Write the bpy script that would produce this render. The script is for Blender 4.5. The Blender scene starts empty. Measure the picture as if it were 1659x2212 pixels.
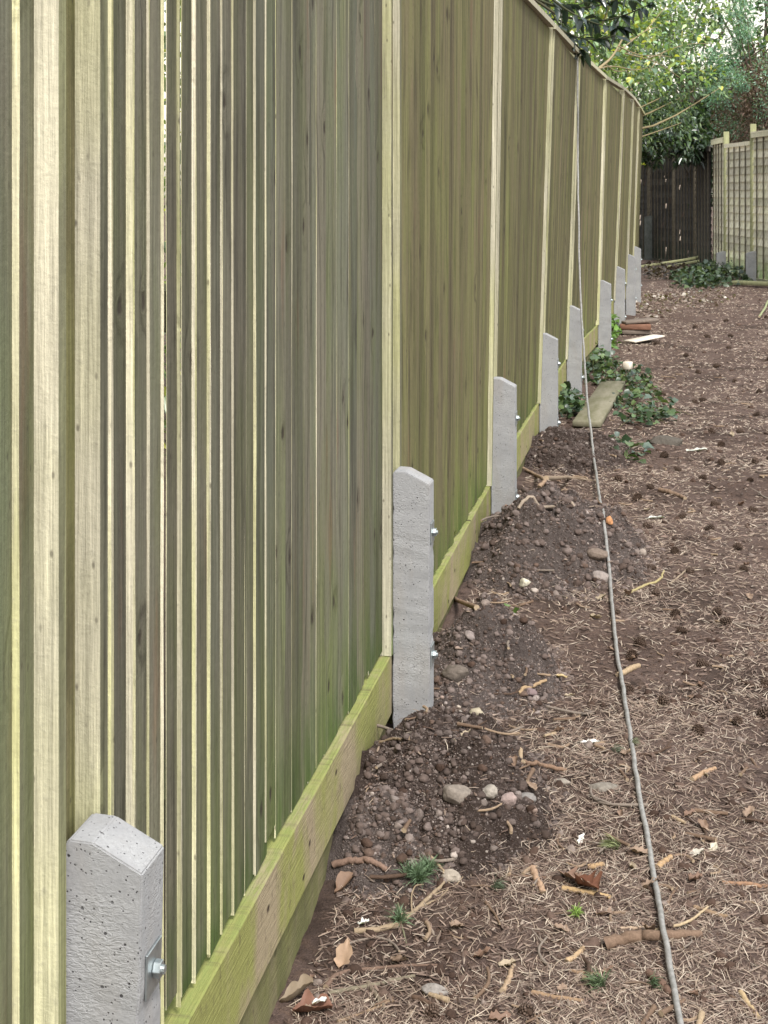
import bpy, math, random
import numpy as np
from mathutils import Vector, Matrix
R = math.radians
rng = np.random.default_rng(7)
random.seed(7)
SC = bpy.context.scene
COL = SC.collection

# ------------------------------------------------------------------ camera
F, H, PSI, YH = 3324.0, 1.5, 0.179, 415.0       # focal (in 2212-high units), eye height, yaw, horizon row
cam = bpy.data.cameras.new('camera')
cam.sensor_fit = 'VERTICAL'; cam.sensor_height = 24.0; cam.sensor_width = 18.0
cam.lens = 24.0 * F / 2212.0
cam.shift_y = -(1106.0 - YH) / 2212.0
cam.clip_start = 0.05; cam.clip_end = 600
co = bpy.data.objects.new('camera', cam); COL.objects.link(co)
co.location = (0, 0, H); co.rotation_euler = (R(90), 0, PSI)
cam.dof.use_dof = True; cam.dof.focus_distance = 3.3; cam.dof.aperture_fstop = 22.0
SC.camera = co
# ------------------------------------------------------------------ sky, sun, exposure
SUN_EL, SUN_AZ = 54.0, 150.0      # azimuth clockwise from +Y: high, from the right and a little behind
w = bpy.data.worlds.new("World"); SC.world = w; w.use_nodes = True
nt = w.node_tree; nt.nodes.clear()
sky = nt.nodes.new('ShaderNodeTexSky'); sky.sky_type = 'NISHITA'; sky.sun_disc = False
sky.sun_elevation = R(SUN_EL); sky.sun_rotation = R(SUN_AZ); sky.air_density = 2.6; sky.dust_density = 1.6; sky.ozone_density = 0.6
hs = nt.nodes.new('ShaderNodeHueSaturation'); hs.inputs['Saturation'].default_value = 0.30
bg = nt.nodes.new('ShaderNodeBackground'); bg.inputs[1].default_value = 0.14
wo = nt.nodes.new('ShaderNodeOutputWorld')
nt.links.new(sky.outputs[0], hs.inputs['Color']); nt.links.new(hs.outputs[0], bg.inputs[0]); nt.links.new(bg.outputs[0], wo.inputs[0])
sl = bpy.data.lights.new('sun', 'SUN'); sl.energy = 2.1; sl.angle = R(12); sl.color = (1, 0.965, 0.9)
so = bpy.data.objects.new('sun', sl); COL.objects.link(so)
sd = Vector((math.sin(R(SUN_AZ))*math.cos(R(SUN_EL)), math.cos(R(SUN_AZ))*math.cos(R(SUN_EL)), math.sin(R(SUN_EL))))
so.rotation_euler = sd.to_track_quat('Z', 'Y').to_euler(); so.location = (6, -4, 9)
SC.view_settings.view_transform = 'Standard'; SC.view_settings.look = 'None'
SC.view_settings.gamma = 1; SC.view_settings.use_curve_mapping = False
SC.view_settings.exposure = 0.98
SC.cycles.max_bounces = 6; SC.cycles.transparent_max_bounces = 4; SC.cycles.use_denoising = True

CP, SP = math.cos(PSI), math.sin(PSI)
def wpt(u, v, zc):
    xc = (u - 829.5) / F * zc
    return np.array([xc*CP - zc*SP, xc*SP + zc*CP, H - (v - YH)/F*zc])

# ------------------------------------------------------------------ noise
def _h(ix, iy, iz, s):
    n = (ix*374761393 + iy*668265263 + iz*2147483647 + s*1274126177) & 0xffffffff
    n = ((n ^ (n >> 13)) * 1274126177) & 0xffffffff
    return ((n ^ (n >> 16)) & 0xffff) / 65535.0
def vn(x, y, z=0.0, s=0):
    x = np.asarray(x, float); y = np.asarray(y, float); z = np.asarray(z, float) + 0*x
    fx, fy, fz = np.floor(x), np.floor(y), np.floor(z)
    ix, iy, iz = fx.astype(np.int64), fy.astype(np.int64), fz.astype(np.int64)
    tx, ty, tz = x-fx, y-fy, z-fz
    tx, ty, tz = tx*tx*(3-2*tx), ty*ty*(3-2*ty), tz*tz*(3-2*tz)
    r = 0
    for a in (0, 1):
        for b in (0, 1):
            for c in (0, 1):
                r = r + _h(ix+a, iy+b, iz+c, s) * (tx if a else 1-tx) * (ty if b else 1-ty) * (tz if c else 1-tz)
    return r*2 - 1
def fbm(x, y, z=0.0, s=0, o=4):
    r = 0; a = 1.0
    for k in range(o):
        r = r + a*vn(x*2**k, y*2**k, np.asarray(z)*2**k, s+k); a *= .5
    return r / 1.9
def sst(a, b, x): 
    t = np.clip((np.asarray(x, float)-a)/(b-a), 0, 1); return t*t*(3-2*t)

# ------------------------------------------------------------------ materials
class NT:
    def __init__(s, name):
        s.m = bpy.data.materials.new(name); s.m.use_nodes = True; s.t = s.m.node_tree; s.t.nodes.clear()
        s.o = s.n('OutputMaterial'); s.b = s.n('BsdfPrincipled'); s.l(s.b.outputs[0], s.o.inputs[0])
    def n(s, k, **kw):
        q = s.t.nodes.new('ShaderNode'+k)
        for a, v in kw.items(): setattr(q, a, v)
        return q
    def l(s, a, b): s.t.links.new(a, b)
    def inp(s, sock, v):
        if hasattr(v, 'is_linked') or isinstance(v, bpy.types.NodeSocket): s.l(v, sock)
        elif v is not None:
            if isinstance(v, tuple) and len(v) == 3 and sock.type == 'RGBA': v = v + (1,)
            sock.default_value = v
    def pos(s, sc=(1, 1, 1), off=None, obj=False):
        src = s.n('TexCoord').outputs['Object'] if obj else s.n('NewGeometry').outputs['Position']
        if off is not None: src = s.vm('ADD', src, off)
        return s.vm('MULTIPLY', src, sc)
    def vm(s, op, a, b):
        q = s.n('VectorMath', operation=op); s.inp(q.inputs[0], a); s.inp(q.inputs[1], b); return q.outputs[0]
    def ma(s, op, a, b=0.0, c=None, clamp=False):
        q = s.n('Math', operation=op, use_clamp=clamp); s.inp(q.inputs[0], a); s.inp(q.inputs[1], b)
        if c is not None: s.inp(q.inputs[2], c)
        return q.outputs[0]
    def noise(s, vec, scale, det=4, rough=.55, dist=0.0):
        q = s.n('TexNoise'); s.l(vec, q.inputs['Vector']); q.inputs['Scale'].default_value = scale
        q.inputs['Detail'].default_value = det; q.inputs['Roughness'].default_value = rough; q.inputs['Distortion'].default_value = dist
        return q.outputs[0]
    def vor(s, vec, scale, feat='F1', dim='3D', out=0, rnd=1.0):
        q = s.n('TexVoronoi', feature=feat, voronoi_dimensions=dim); s.l(vec, q.inputs['Vector']); q.inputs['Scale'].default_value = scale
        q.inputs['Randomness'].default_value = rnd
        return q.outputs[out]
    def rmp(s, v, a, b, c=0.0, d=1.0):
        q = s.n('MapRange'); q.clamp = True; s.inp(q.inputs[0], v)
        for k, x in enumerate((a, b, c, d)): s.inp(q.inputs[k+1], x)
        return q.outputs[0]
    def mix(s, f, a, b, mode='MIX'):
        q = s.n('Mix', data_type='RGBA', blend_type=mode); s.inp(q.inputs[0], f); s.inp(q.inputs[6], a); s.inp(q.inputs[7], b); return q.outputs[2]
    def att(s, name, out='Fac'): return s.n('Attribute', attribute_name=name).outputs[out]
    def comb(s, x, y, z):
        q = s.n('CombineXYZ'); s.inp(q.inputs[0], x); s.inp(q.inputs[1], y); s.inp(q.inputs[2], z); return q.outputs[0]
    def sep(s, v):
        q = s.n('SeparateXYZ'); s.l(v, q.inputs[0]); return q.outputs
    def bump(s, h, st=.5, d=.01):
        q = s.n('Bump'); q.inputs['Strength'].default_value = st; q.inputs['Distance'].default_value = d; s.l(h, q.inputs['Height'])
        s.l(q.outputs[0], s.b.inputs['Normal'])
    def fin(s, col=None, rough=.8, spec=.3, metal=0.0):
        if col is not None: s.inp(s.b.inputs['Base Color'], col)
        s.inp(s.b.inputs['Roughness'], rough); s.inp(s.b.inputs['Specular IOR Level'], spec); s.inp(s.b.inputs['Metallic'], metal)
        return s.m

def wood_mat(name, base, warm, cut, green, algae=.5, dark=1.0, knots=1.0, grooves=.35):
    """sawn softwood standing upright; 'rnd' = per board number, 'cut' = fresh sawn edge"""
    k = NT(name); r = k.att('rnd'); cutf = k.att('cut')
    P = k.n('NewGeometry').outputs['Position']; x, y, z = k.sep(P)
    across = k.ma('ADD', y, x)
    a2 = k.ma('ADD', across, k.ma('MULTIPLY', r, 37.0)); z2 = k.ma('ADD', z, k.ma('MULTIPLY', r, 91.0))
    v2 = k.comb(a2, z2, 0.0)
    kd = k.vor(k.vm('MULTIPLY', v2, (1, .75, 1)), 2.9, dim='2D')                       # knots
    kw = k.noise(k.comb(a2, z2, 1.0), 40, 2)
    kd2 = k.ma('ADD', kd, k.ma('MULTIPLY', k.ma('SUBTRACT', kw, .5), .05))
    knot = k.rmp(kd2, .014, .042, .85*knots, 0.0); halo = k.rmp(kd2, .03, .15, 1.0, 0.0)
    warp = k.noise(k.comb(k.ma('MULTIPLY', a2, 6.0), k.ma('MULTIPLY', z2, .9), 0.0), 1.0, 3)
    ph = k.ma('ADD', k.ma('MULTIPLY', a2, 75.0), k.ma('MULTIPLY', warp, 16.0))
    ph = k.ma('ADD', ph, k.ma('MULTIPLY', halo, 5.0))
    ring = k.ma('POWER', k.rmp(k.ma('SINE', ph, 0), -1, 1), 6.0)
    fib = k.noise(k.comb(k.ma('MULTIPLY', a2, 260.0), k.ma('MULTIPLY', z2, 7.0), 0.0), 1.0, 4, .65)
    fib2 = k.noise(k.comb(k.ma('MULTIPLY', a2, 60.0), k.ma('MULTIPLY', z2, 60.0), 3.0), 1.0, 3, .7)
    blot = k.noise(k.comb(k.ma('MULTIPLY', a2, 9.0), k.ma('MULTIPLY', z2, 1.3), 0.0), 1.0, 4)
    c = k.mix(k.rmp(k.ma('FRACT', k.ma('MULTIPLY', r, 13.7)), 0, 1), base, warm)
    c = k.mix(k.rmp(blot, .42, .62, 0, .75), c, warm)
    c = k.mix(k.ma('MULTIPLY', ring, k.rmp(k.noise(k.comb(a2, z2, 9.0), 3.0, 2), .4, .6, .25, .75)), c, tuple(v*.38 for v in warm))
    c = k.mix(k.ma('MULTIPLY', k.rmp(blot, .62, .72), .45), c, (.19*dark, .095*dark, .06*dark))
    c = k.mix(k.ma('MULTIPLY', halo, .25), c, tuple(v*.5 for v in warm))
    rg = k.ma('MULTIPLY', k.rmp(k.ma('SINE', k.ma('MULTIPLY', kd2, 420.0), 0), .3, 1), halo)
    c = k.mix(k.ma('MULTIPLY', rg, .45), c, (.06, .042, .03))
    spl = k.ma('ABSOLUTE', k.ma('SUBTRACT', k.noise(k.comb(k.ma('MULTIPLY', a2, 42.0), k.ma('MULTIPLY', z2, .55), 12.0), 1.0, 2, .4), .5))
    split = k.ma('MULTIPLY', k.rmp(spl, .002, .010, 1, 0), k.rmp(k.noise(k.comb(a2, z2, 14.0), 2.2, 3), .5, .58))
    c = k.mix(k.ma('MULTIPLY', split, .7), c, (.035, .03, .022))
    # green algae: stronger low down and in patches
    alg = k.noise(k.comb(k.ma('MULTIPLY', a2, 5.0), k.ma('MULTIPLY', z2, 1.1), 5.0), 1.0, 5, .6)
    low = k.rmp(z, .2, .75, .5, 0)
    ag = k.ma('MULTIPLY', k.ma('ADD', k.rmp(alg, .45, .66, 0, algae), k.ma('MULTIPLY', low, k.rmp(alg, .3, .6)), clamp=True), .85)
    c = k.mix(ag, c, green)
    foot = k.ma('MULTIPLY', k.rmp(z, .2, .42, .9, 0), k.rmp(k.noise(k.comb(k.ma('MULTIPLY', a2, 11.0), k.ma('MULTIPLY', z2, 5.0), 7.0), 1.0, 3), .35, .6))
    c = k.mix(foot, c, (green[0]*.5, green[1]*.66, green[2]*.5))
    # fresh cut edge
    ce = k.mix(k.rmp(k.noise(k.comb(k.ma('MULTIPLY', r, 55.0), k.ma('MULTIPLY', z2, .9), 0.0), 1.0, 3), .42, .62), cut, (cut[0]*.84, cut[1]*.88, cut[2]*.62))
    ce = k.mix(k.rmp(fib2, .56, .74, 0, .55), ce, tuple(v*.45 for v in cut))
    ce = k.mix(k.rmp(k.noise(k.comb(k.ma('MULTIPLY', a2, 120.0), k.ma('MULTIPLY', z2, 3.0), 8.0), 1.0, 4, .7), .55, .72, 0, .5), ce, tuple(v*.5 for v in cut))
    c = k.mix(cutf, c, ce)
    c = k.mix(1.0, c, k.mix(fib, (.45, .45, .45), (1.5, 1.5, 1.5)), 'MULTIPLY')
    c = k.mix(1.0, c, k.mix(fib2, (.78, .78, .78), (1.2, 1.2, 1.2)), 'MULTIPLY')
    tone = k.rmp(k.ma('FRACT', k.ma('MULTIPLY', r, 7.31)), 0, 1, .68, 1.2)
    c = k.mix(1.0, c, k.comb(tone, tone, tone), 'MULTIPLY')
    c = k.mix(k.ma('MULTIPLY', knot, k.rmp(cutf, 0, 1, 1, .0)), c, (.035, .026, .02))
    sp = k.vor(k.comb(k.ma('MULTIPLY', a2, 1.0), k.ma('MULTIPLY', z2, .45), 0.0), 26, dim='2D')
    c = k.mix(k.ma('MULTIPLY', k.rmp(sp, .03, .08, .6, 0), k.rmp(k.noise(k.comb(a2, z2, 21.0), 5.0, 2), .52, .56)), c, (.05, .04, .03))
    stk = k.noise(k.comb(k.ma('MULTIPLY', a2, 115.0), k.ma('MULTIPLY', z2, 1.6), 17.0), 1.0, 4, .6)
    c = k.mix(1.0, c, k.mix(k.rmp(stk, .3, .7), (.66, .66, .64), (1.28, 1.28, 1.28)), 'MULTIPLY')
    h = k.ma('ADD', k.ma('MULTIPLY', fib, .6), k.ma('MULTIPLY', ring, -grooves)); h = k.ma('ADD', h, k.ma('MULTIPLY', fib2, .5))
    h = k.ma('ADD', h, k.ma('MULTIPLY', knot, -1.0))
    k.bump(h, .8, .0035)
    return k.fin(c, .85, .2)

def concrete_mat():
    k = NT('concrete'); p = k.pos(); 
    n1 = k.noise(p, 9, 5); n2 = k.noise(p, 160, 3, .7); n3 = k.noise(k.pos((1, 1, 2.6)), 34, 4, .6, .8)
    c = k.mix(k.rmp(n1, .3, .7), (.262, .262, .274), (.355, .355, .366))
    c = k.mix(k.rmp(k.noise(k.pos((1, 1, .25)), 14, 3), .5, .7, 0, .5), c, (.29, .27, .255))
    c = k.mix(1.0, c, k.mix(n2, (.8, .8, .8), (1.2, 1.2, 1.2)), 'MULTIPLY')
    jit = k.vm('ADD', k.pos((1, 1, 1)), k.vm('MULTIPLY', k.n('TexNoise').outputs['Color'], (.0, .0, .0)))
    v = k.vor(jit, 60); v2 = k.vor(p, 150)
    gate = k.rmp(k.noise(p, 40, 2), .5, .58)
    vw = k.ma('ADD', v, k.ma('MULTIPLY', k.ma('SUBTRACT', n3, .5), .15))
    hole = k.ma('MULTIPLY', k.rmp(vw, .09, .15, 1, 0), gate)
    h2 = k.ma('MULTIPLY', k.rmp(v2, .16, .22, 1, 0), k.rmp(k.noise(p, 70, 2), .52, .57))
    hole = k.ma('MAXIMUM', hole, h2)
    c = k.mix(k.ma('MULTIPLY', hole, .9), c, (.035, .032, .035))
    rip = k.rmp(k.noise(k.pos((1, 1, 2.2)), 95, 3, .6, 1.0), .4, .6)
    h = k.ma('ADD', k.ma('MULTIPLY', hole, -2.6), k.ma('MULTIPLY', rip, k.rmp(n1, .45, .62, .1, .75)))
    h = k.ma('ADD', h, k.ma('MULTIPLY', n2, .4))
    k.bump(h, .6, .002)
    return k.fin(c, .9, .25)

def soil_mat(name, c1, c2, c3, spk=.5):
    k = NT(name); p = k.pos()
    n1 = k.noise(p, 6, 5, .65); n2 = k.noise(p, 60, 4, .7); n3 = k.noise(p, 260, 3, .7)
    c = k.mix(k.rmp(n1, .35, .65), c1, c2)
    c = k.mix(k.rmp(n2, .45, .7, 0, .7), c, c3)
    c = k.mix(1.0, c, k.mix(n3, (.55, .55, .55), (1.45, 1.45, 1.45)), 'MULTIPLY')
    c = k.mix(k.ma('MULTIPLY', k.rmp(k.vor(p, 120), .12, .2, 1, 0), spk), c, (.3, .25, .2))
    k.bump(k.ma('ADD', n2, k.ma('MULTIPLY', n3, .9)), 1.0, .02)
    return k.fin(c, 1.0, .05)

def ground_mat():
    k = NT('pine_litter_ground'); p = k.pos(); x, y, z = k.sep(p)
    n1 = k.noise(p, 2.2, 5, .6); n2 = k.noise(p, 38, 4, .7); n3 = k.noise(p, 190, 3, .75)
    fa = k.noise(k.pos((1, 2.2, 1)), 55, 4, .8)
    c = k.mix(k.rmp(n1, .4, .62), (.092, .062, .052), (.135, .095, .082))
    c = k.mix(k.rmp(n2, .48, .66, 0, .8), c, (.14, .092, .07))
    c = k.mix(k.rmp(fa, .56, .68, 0, .8), c, (.24, .17, .135))
    c = k.mix(1.0, c, k.mix(n3, (.5, .5, .5), (1.5, 1.5, 1.5)), 'MULTIPLY')
    c = k.mix(k.rmp(k.noise(p, 14, 4, .7), .56, .66, 0, .8), c, (.03, .02, .016))
    c = k.mix(k.rmp(k.noise(p, 1.6, 4, .6), .52, .62, 0, .6), c, (.034, .023, .018))
    k.bump(k.ma('ADD', n2, n3), .9, .012)
    return k.fin(c, .95, .15)

def tint_mat(name, rough=.6, spec=.3, trans=0.0, var=.25, nsc=40, bump=.002, metal=0.0):
    """colour per element comes from the mesh attribute 'tint'"""
    k = NT(name); c = k.att('tint', 'Color'); n = k.noise(k.pos(), nsc, 4, .65)
    c = k.mix(1.0, c, k.mix(n, (1-var,)*3, (1+var,)*3), 'MULTIPLY')
    if bump: k.bump(n, .6, bump)
    k.fin(c, rough, spec, metal)
    if trans:
        t = k.n('BsdfTranslucent'); k.l(k.mix(1.0, c, (1.5, 1.7, .5), 'MULTIPLY'), t.inputs[0])
        mx = k.n('MixShader'); mx.inputs[0].default_value = trans
        k.l(k.b.outputs[0], mx.inputs[1]); k.l(t.outputs[0], mx.inputs[2]); k.l(mx.outputs[0], k.o.inputs[0])
    return k.m
def flat_mat(name, c1, c2, nsc=20, rough=.7, spec=.3, metal=0.0, bump=.002, st=(1, 1, 1)):
    k = NT(name); n = k.noise(k.pos(st, obj=True), nsc, 4, .65); k.bump(n, .6, bump)
    return k.fin(k.mix(k.rmp(n, .35, .65), c1, c2), rough, spec, metal)

M = {}
M['wood_near'] = wood_mat('weathered_pale_board', (.142, .148, .108), (.160, .144, .108), (.68, .63, .49), (.13, .155, .05), .5)
M['wood_far'] = wood_mat('olive_board', (.142, .133, .062), (.148, .124, .072), (.66, .64, .38), (.165, .19, .05), .45, knots=.8)
M['batten'] = wood_mat('fresh_batten', (.15, .15, .105), (.15, .14, .10), (.60, .56, .44), (.42, .43, .19), .4, knots=.5)
M['gravel'] = None
M['concrete'] = concrete_mat()
M['ground'] = ground_mat()
M['soil_grey'] = soil_mat('grey_brown_soil', (.095, .075, .069), (.14, .113, .105), (.19, .157, .147))
M['soil_dark'] = soil_mat('dark_soil', (.056, .04, .034), (.088, .066, .058), (.13, .10, .092))
M['soil_clod'] = soil_mat('soil_clod', (.115, .09, .083), (.18, .145, .135), (.25, .21, .195), .3)
M['needle'] = tint_mat('dry_pine_needle', .6, .3, 0, .25, 60, 0)
M['twig'] = tint_mat('bark_twig', .85, .15, 0, .55, 170, .003)
M['leaf'] = tint_mat('glossy_leaf', .24, .85, .3, .2, 60, 0)
M['needle_green'] = tint_mat('green_needle', .5, .35, .1, .2, 60, 0)
M['dry_leaf'] = tint_mat('dry_leaf', .6, .3, .12, .3, 50, .002)
M['stone'] = tint_mat('stone', .95, .1, 0, .6, 90, .006)
M['cone'] = tint_mat('pine_cone_scale', .75, .25, 0, .35, 90, .001)
M['leaf_ground'] = tint_mat('ground_ivy_leaf', .35, .5, .15, .2, 60, 0)
M['bark'] = flat_mat('tree_bark', (.10, .075, .055), (.19, .15, .11), 14, .9, .15, 0, .01, (1, 1, .3))
M['zinc'] = flat_mat('zinc_plated_steel', (.36, .40, .42), (.50, .54, .55), 60, .42, .5, .9, .0005)
M['cable'] = flat_mat('grey_cable_sheath', (.17, .165, .155), (.28, .27, .26), 60, .45, .5, 0, .0006)
M['lap'] = wood_mat('lap_panel_wood', (.76, .71, .57), (.72, .66, .53), (.8, .74, .58), (.70, .70, .40), .45, knots=.2)  # bleached wood, set paler still to make up for sun it misses
M['lap_shaded'] = wood_mat('shade_toned_panel_wood', (.035, .032, .032), (.05, .045, .042), (.07, .06, .055), (.04, .045, .03), .2, knots=.2)  # same fence wood, canopy shade of the far corner put into its colour
M['lap_batten'] = flat_mat('dark_batten', (.07, .06, .045), (.11, .095, .07), 20, .9, .1)
M['post_green'] = flat_mat('mossy_post', (.20, .20, .11), (.30, .30, .17), 12, .9, .15, 0, .003, (1, 1, .2))
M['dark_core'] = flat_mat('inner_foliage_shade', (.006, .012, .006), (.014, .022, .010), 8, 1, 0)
M['pale_board'] = flat_mat('pale_sheet', (.62, .54, .46), (.74, .67, .58), 10, .7, .3)
M['red_timber'] = flat_mat('old_red_timber', (.14, .07, .045), (.25, .13, .09), 14, .8, .2, 0, .003, (1, 8, 8))
M['grey_timber'] = flat_mat('weathered_timber', (.13, .10, .085), (.22, .18, .15), 14, .85, .2, 0, .003, (1, 8, 8))
M['moss_plank'] = flat_mat('mossy_plank', (.13, .125, .075), (.22, .20, .15), 7, .9, .15, 0, .003, (2, .4, 1))
M['shade_concrete'] = flat_mat('shade_toned_concrete', (.05, .055, .05), (.08, .085, .08), 12, .9, .1)  # plain concrete with the overhanging trees' shade put into its colour
M['brick'] = flat_mat('pale_brick_wall', (.6, .47, .38), (.7, .6, .5), 12, .9, .1)

def gravel_mat():
    k = NT('gravel_board_wood'); P = k.n('NewGeometry').outputs['Position']; x, y, z = k.sep(P)
    s = k.ma('ADD', y, k.ma('MULTIPLY', k.att('rnd'), 31.0))
    zx = k.ma('ADD', z, x); fib = k.noise(k.comb(k.ma('MULTIPLY', s, 9.0), k.ma('MULTIPLY', zx, 170.0), 0.0), 1.0, 5, .65)
    big = k.noise(k.comb(k.ma('MULTIPLY', s, 4.2), k.ma('MULTIPLY', z, 2.4), 2.0), 1.0, 4, .6, .6)
    run = k.noise(k.comb(k.ma('MULTIPLY', s, 13.0), k.ma('MULTIPLY', z, 2.5), 4.0), 1.0, 4, .6)
    c = k.mix(fib, (.20, .155, .10), (.42, .35, .235))
    g = k.rmp(k.ma('ADD', big, k.ma('MULTIPLY', run, .28)), .52, .74)
    c = k.mix(k.ma('MULTIPLY', g, .9), c, k.mix(fib, (.17, .18, .05), (.32, .325, .105)))
    top = k.att('cut')
    c = k.mix(k.ma('MULTIPLY', top, k.rmp(k.noise(k.comb(k.ma('MULTIPLY', s, 9.0), k.ma('MULTIPLY', x, 60.0), 3.0), 1.0, 5, .7), .4, .6, .25, .9)), c, (.205, .235, .075))
    kn = k.vor(k.comb(s, k.ma('MULTIPLY', z, 1.6), 0.0), 3.4, dim='2D')
    c = k.mix(k.rmp(kn, .02, .05, 1, 0), c, (.05, .035, .025))
    c = k.mix(k.rmp(k.noise(k.comb(k.ma('MULTIPLY', s, 30.0), k.ma('MULTIPLY', z, 30.0), 6.0), 1.0, 3, .7), .57, .75, 0, .55), c, (.11, .085, .055))
    dirt = k.ma('MULTIPLY', k.rmp(k.att('rnd'), 1.4, 1.6), k.rmp(run, .35, .6, .55, .85))
    c = k.mix(dirt, c, k.mix(fib, (.075, .075, .035), (.14, .14, .065)))
    gr = k.noise(k.comb(k.ma('MULTIPLY', s, 45.0), k.ma('MULTIPLY', z, 20.0), 9.0), 1.0, 4, .7)
    c = k.mix(k.rmp(gr, .56, .7, 0, .5), c, (.085, .06, .045))
    k.bump(k.ma('ADD', fib, k.ma('MULTIPLY', gr, .6)), 1.0, .004)
    return k.fin(c, .9, .15)
M['gravel'] = gravel_mat()

# ------------------------------------------------------------------ mesh helpers
class MB:
    def __init__(s): s.v = []; s.f = []; s.n = 0; s.rnd = []; s.cut = []; s.tint = []
    def add(s, v, f, rnd=0.0, cut=0.0, tint=(1, 1, 1)):
        v = np.asarray(v, float).reshape(-1, 3); n = len(v)
        s.v.append(v)
        for q in (f if isinstance(f, list) else [f]): s.f.append(np.asarray(q, np.int64) + s.n)
        s.rnd.append(np.full(n, rnd) if np.isscalar(rnd) else np.asarray(rnd))
        s.cut.append(np.full(n, cut) if np.isscalar(cut) else np.asarray(cut))
        t = np.asarray(tint, float); s.tint.append(np.tile(t, (n, 1)) if t.ndim == 1 else t)
        s.n += n
    def quad(s, pts, **k): s.add(pts, np.array([[0, 1, 2, 3]]), **k)
    def box(s, c, ax, ay, az, rnd=0.0, cut=0.0, tint=(1, 1, 1), cuts=None):
        """box by centre and three half-axis vectors; unshared verts per face"""
        c, ax, ay, az = map(lambda q: np.asarray(q, float), (c, ax, ay, az))
        for i, (n, a, b) in enumerate(((ax, ay, az), (-ax, az, ay), (ay, az, ax), (-ay, ax, az), (az, ax, ay), (-az, ay, ax))):
            s.add([c+n-a-b, c+n+a-b, c+n+a+b, c+n-a+b], np.array([[0, 1, 2, 3]]), rnd=rnd, cut=(cut if cuts is None else cuts[i]), tint=tint)
    def tube(s, P, r, k=8, tint=(1, 1, 1), cap=True, rnd=0.0, tip=None, sq=1.0):
        P = np.asarray(P, float); n = len(P); r = np.broadcast_to(np.asarray(r, float), (n,))
        T = np.gradient(P, axis=0); T /= np.linalg.norm(T, axis=1)[:, None] + 1e-12
        up = np.array([0, 0, 1.0]) if abs(T[0][2]) < .9 else np.array([1.0, 0, 0])
        A = np.cross(T, up); A /= np.linalg.norm(A, axis=1)[:, None] + 1e-12; B = np.cross(T, A)
        th = np.arange(k)/k*2*math.pi
        V = P[:, None] + (np.cos(th)[None, :, None]*A[:, None] + sq*np.sin(th)[None, :, None]*B[:, None])*r[:, None, None]
        i = np.arange(n-1)[:, None]*k; j = np.arange(k)[None]; j2 = (j+1) % k
        q = np.stack([i+j, i+j2, i+k+j2, i+k+j], -1).reshape(-1, 4)
        s.add(V.reshape(-1, 3), q, tint=tint, rnd=rnd)
        if cap:
            for e in (0, n-1):
                s.add(V[e], [np.array([list(range(k))]) if e else np.array([list(range(k))[::-1]])], tint=(tip if tip is not None else tint), rnd=rnd)
    def build(s, name, mat, parent=None, origin=None, smooth=False, attrs=('tint',), label=None, cat=None, group=None, kind=None):
        V = np.concatenate(s.v)
        if parent is not None: off = np.array(parent.get('_loc', (0, 0, 0)))
        elif origin is None: off = np.array([(V[:, 0].min()+V[:, 0].max())/2, (V[:, 1].min()+V[:, 1].max())/2, V[:, 2].min()])
        else: off = np.array(origin, float)
        me = bpy.data.meshes.new(name); V2 = V - off
        me.vertices.add(len(V2)); me.vertices.foreach_set('co', V2.astype(np.float32).ravel())
        li = np.concatenate([q.ravel() for q in s.f]); tot = np.concatenate([np.full(len(q), q.shape[1]) for q in s.f])
        st = np.concatenate([[0], np.cumsum(tot)[:-1]])
        me.loops.add(len(li)); me.loops.foreach_set('vertex_index', li.astype(np.int32))
        me.polygons.add(len(tot)); me.polygons.foreach_set('loop_start', st.astype(np.int32)); me.polygons.foreach_set('loop_total', tot.astype(np.int32))
        if smooth: me.polygons.foreach_set('use_smooth', np.ones(len(tot), bool))
        me.update(calc_edges=True)
        if 'tint' in attrs:
            a = me.attributes.new('tint', 'FLOAT_COLOR', 'POINT'); t = np.concatenate(s.tint)
            a.data.foreach_set('color', np.hstack([t, np.ones((len(t), 1))]).astype(np.float32).ravel())
        if 'rnd' in attrs:
            me.attributes.new('rnd', 'FLOAT', 'POINT').data.foreach_set('value', np.concatenate(s.rnd).astype(np.float32))
            me.attributes.new('cut', 'FLOAT', 'POINT').data.foreach_set('value', np.concatenate(s.cut).astype(np.float32))
        me.materials.append(M[mat] if isinstance(mat, str) else mat)
        o = bpy.data.objects.new(name, me); COL.objects.link(o)
        if parent is not None: o.parent = parent
        else: o.location = off
        o['_loc'] = [float(q) for q in off]
        tag(o, label, cat, group, kind)
        return o
def tag(o, label=None, cat=None, group=None, kind=None):
    for k, v in (('label', label), ('category', cat), ('group', group), ('kind', kind)):
        if v: o[k] = v
    return o
def empty(name, loc, label, cat, group=None):
    o = bpy.data.objects.new(name, None); COL.objects.link(o); o.location = [float(q) for q in loc]; o.empty_display_size = .1
    o['_loc'] = [float(q) for q in loc]
    return tag(o, label, cat, group)
def copy_thing(o, loc, rot=(0, 0, 0), sc=1.0, label=None):
    c = o.copy(); COL.objects.link(c); c.location = loc; c.rotation_euler = rot; c.scale = (sc, sc, sc)
    if label: c['label'] = label
    for ch in o.children:
        d = ch.copy(); COL.objects.link(d); d.parent = c
    return c

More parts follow.
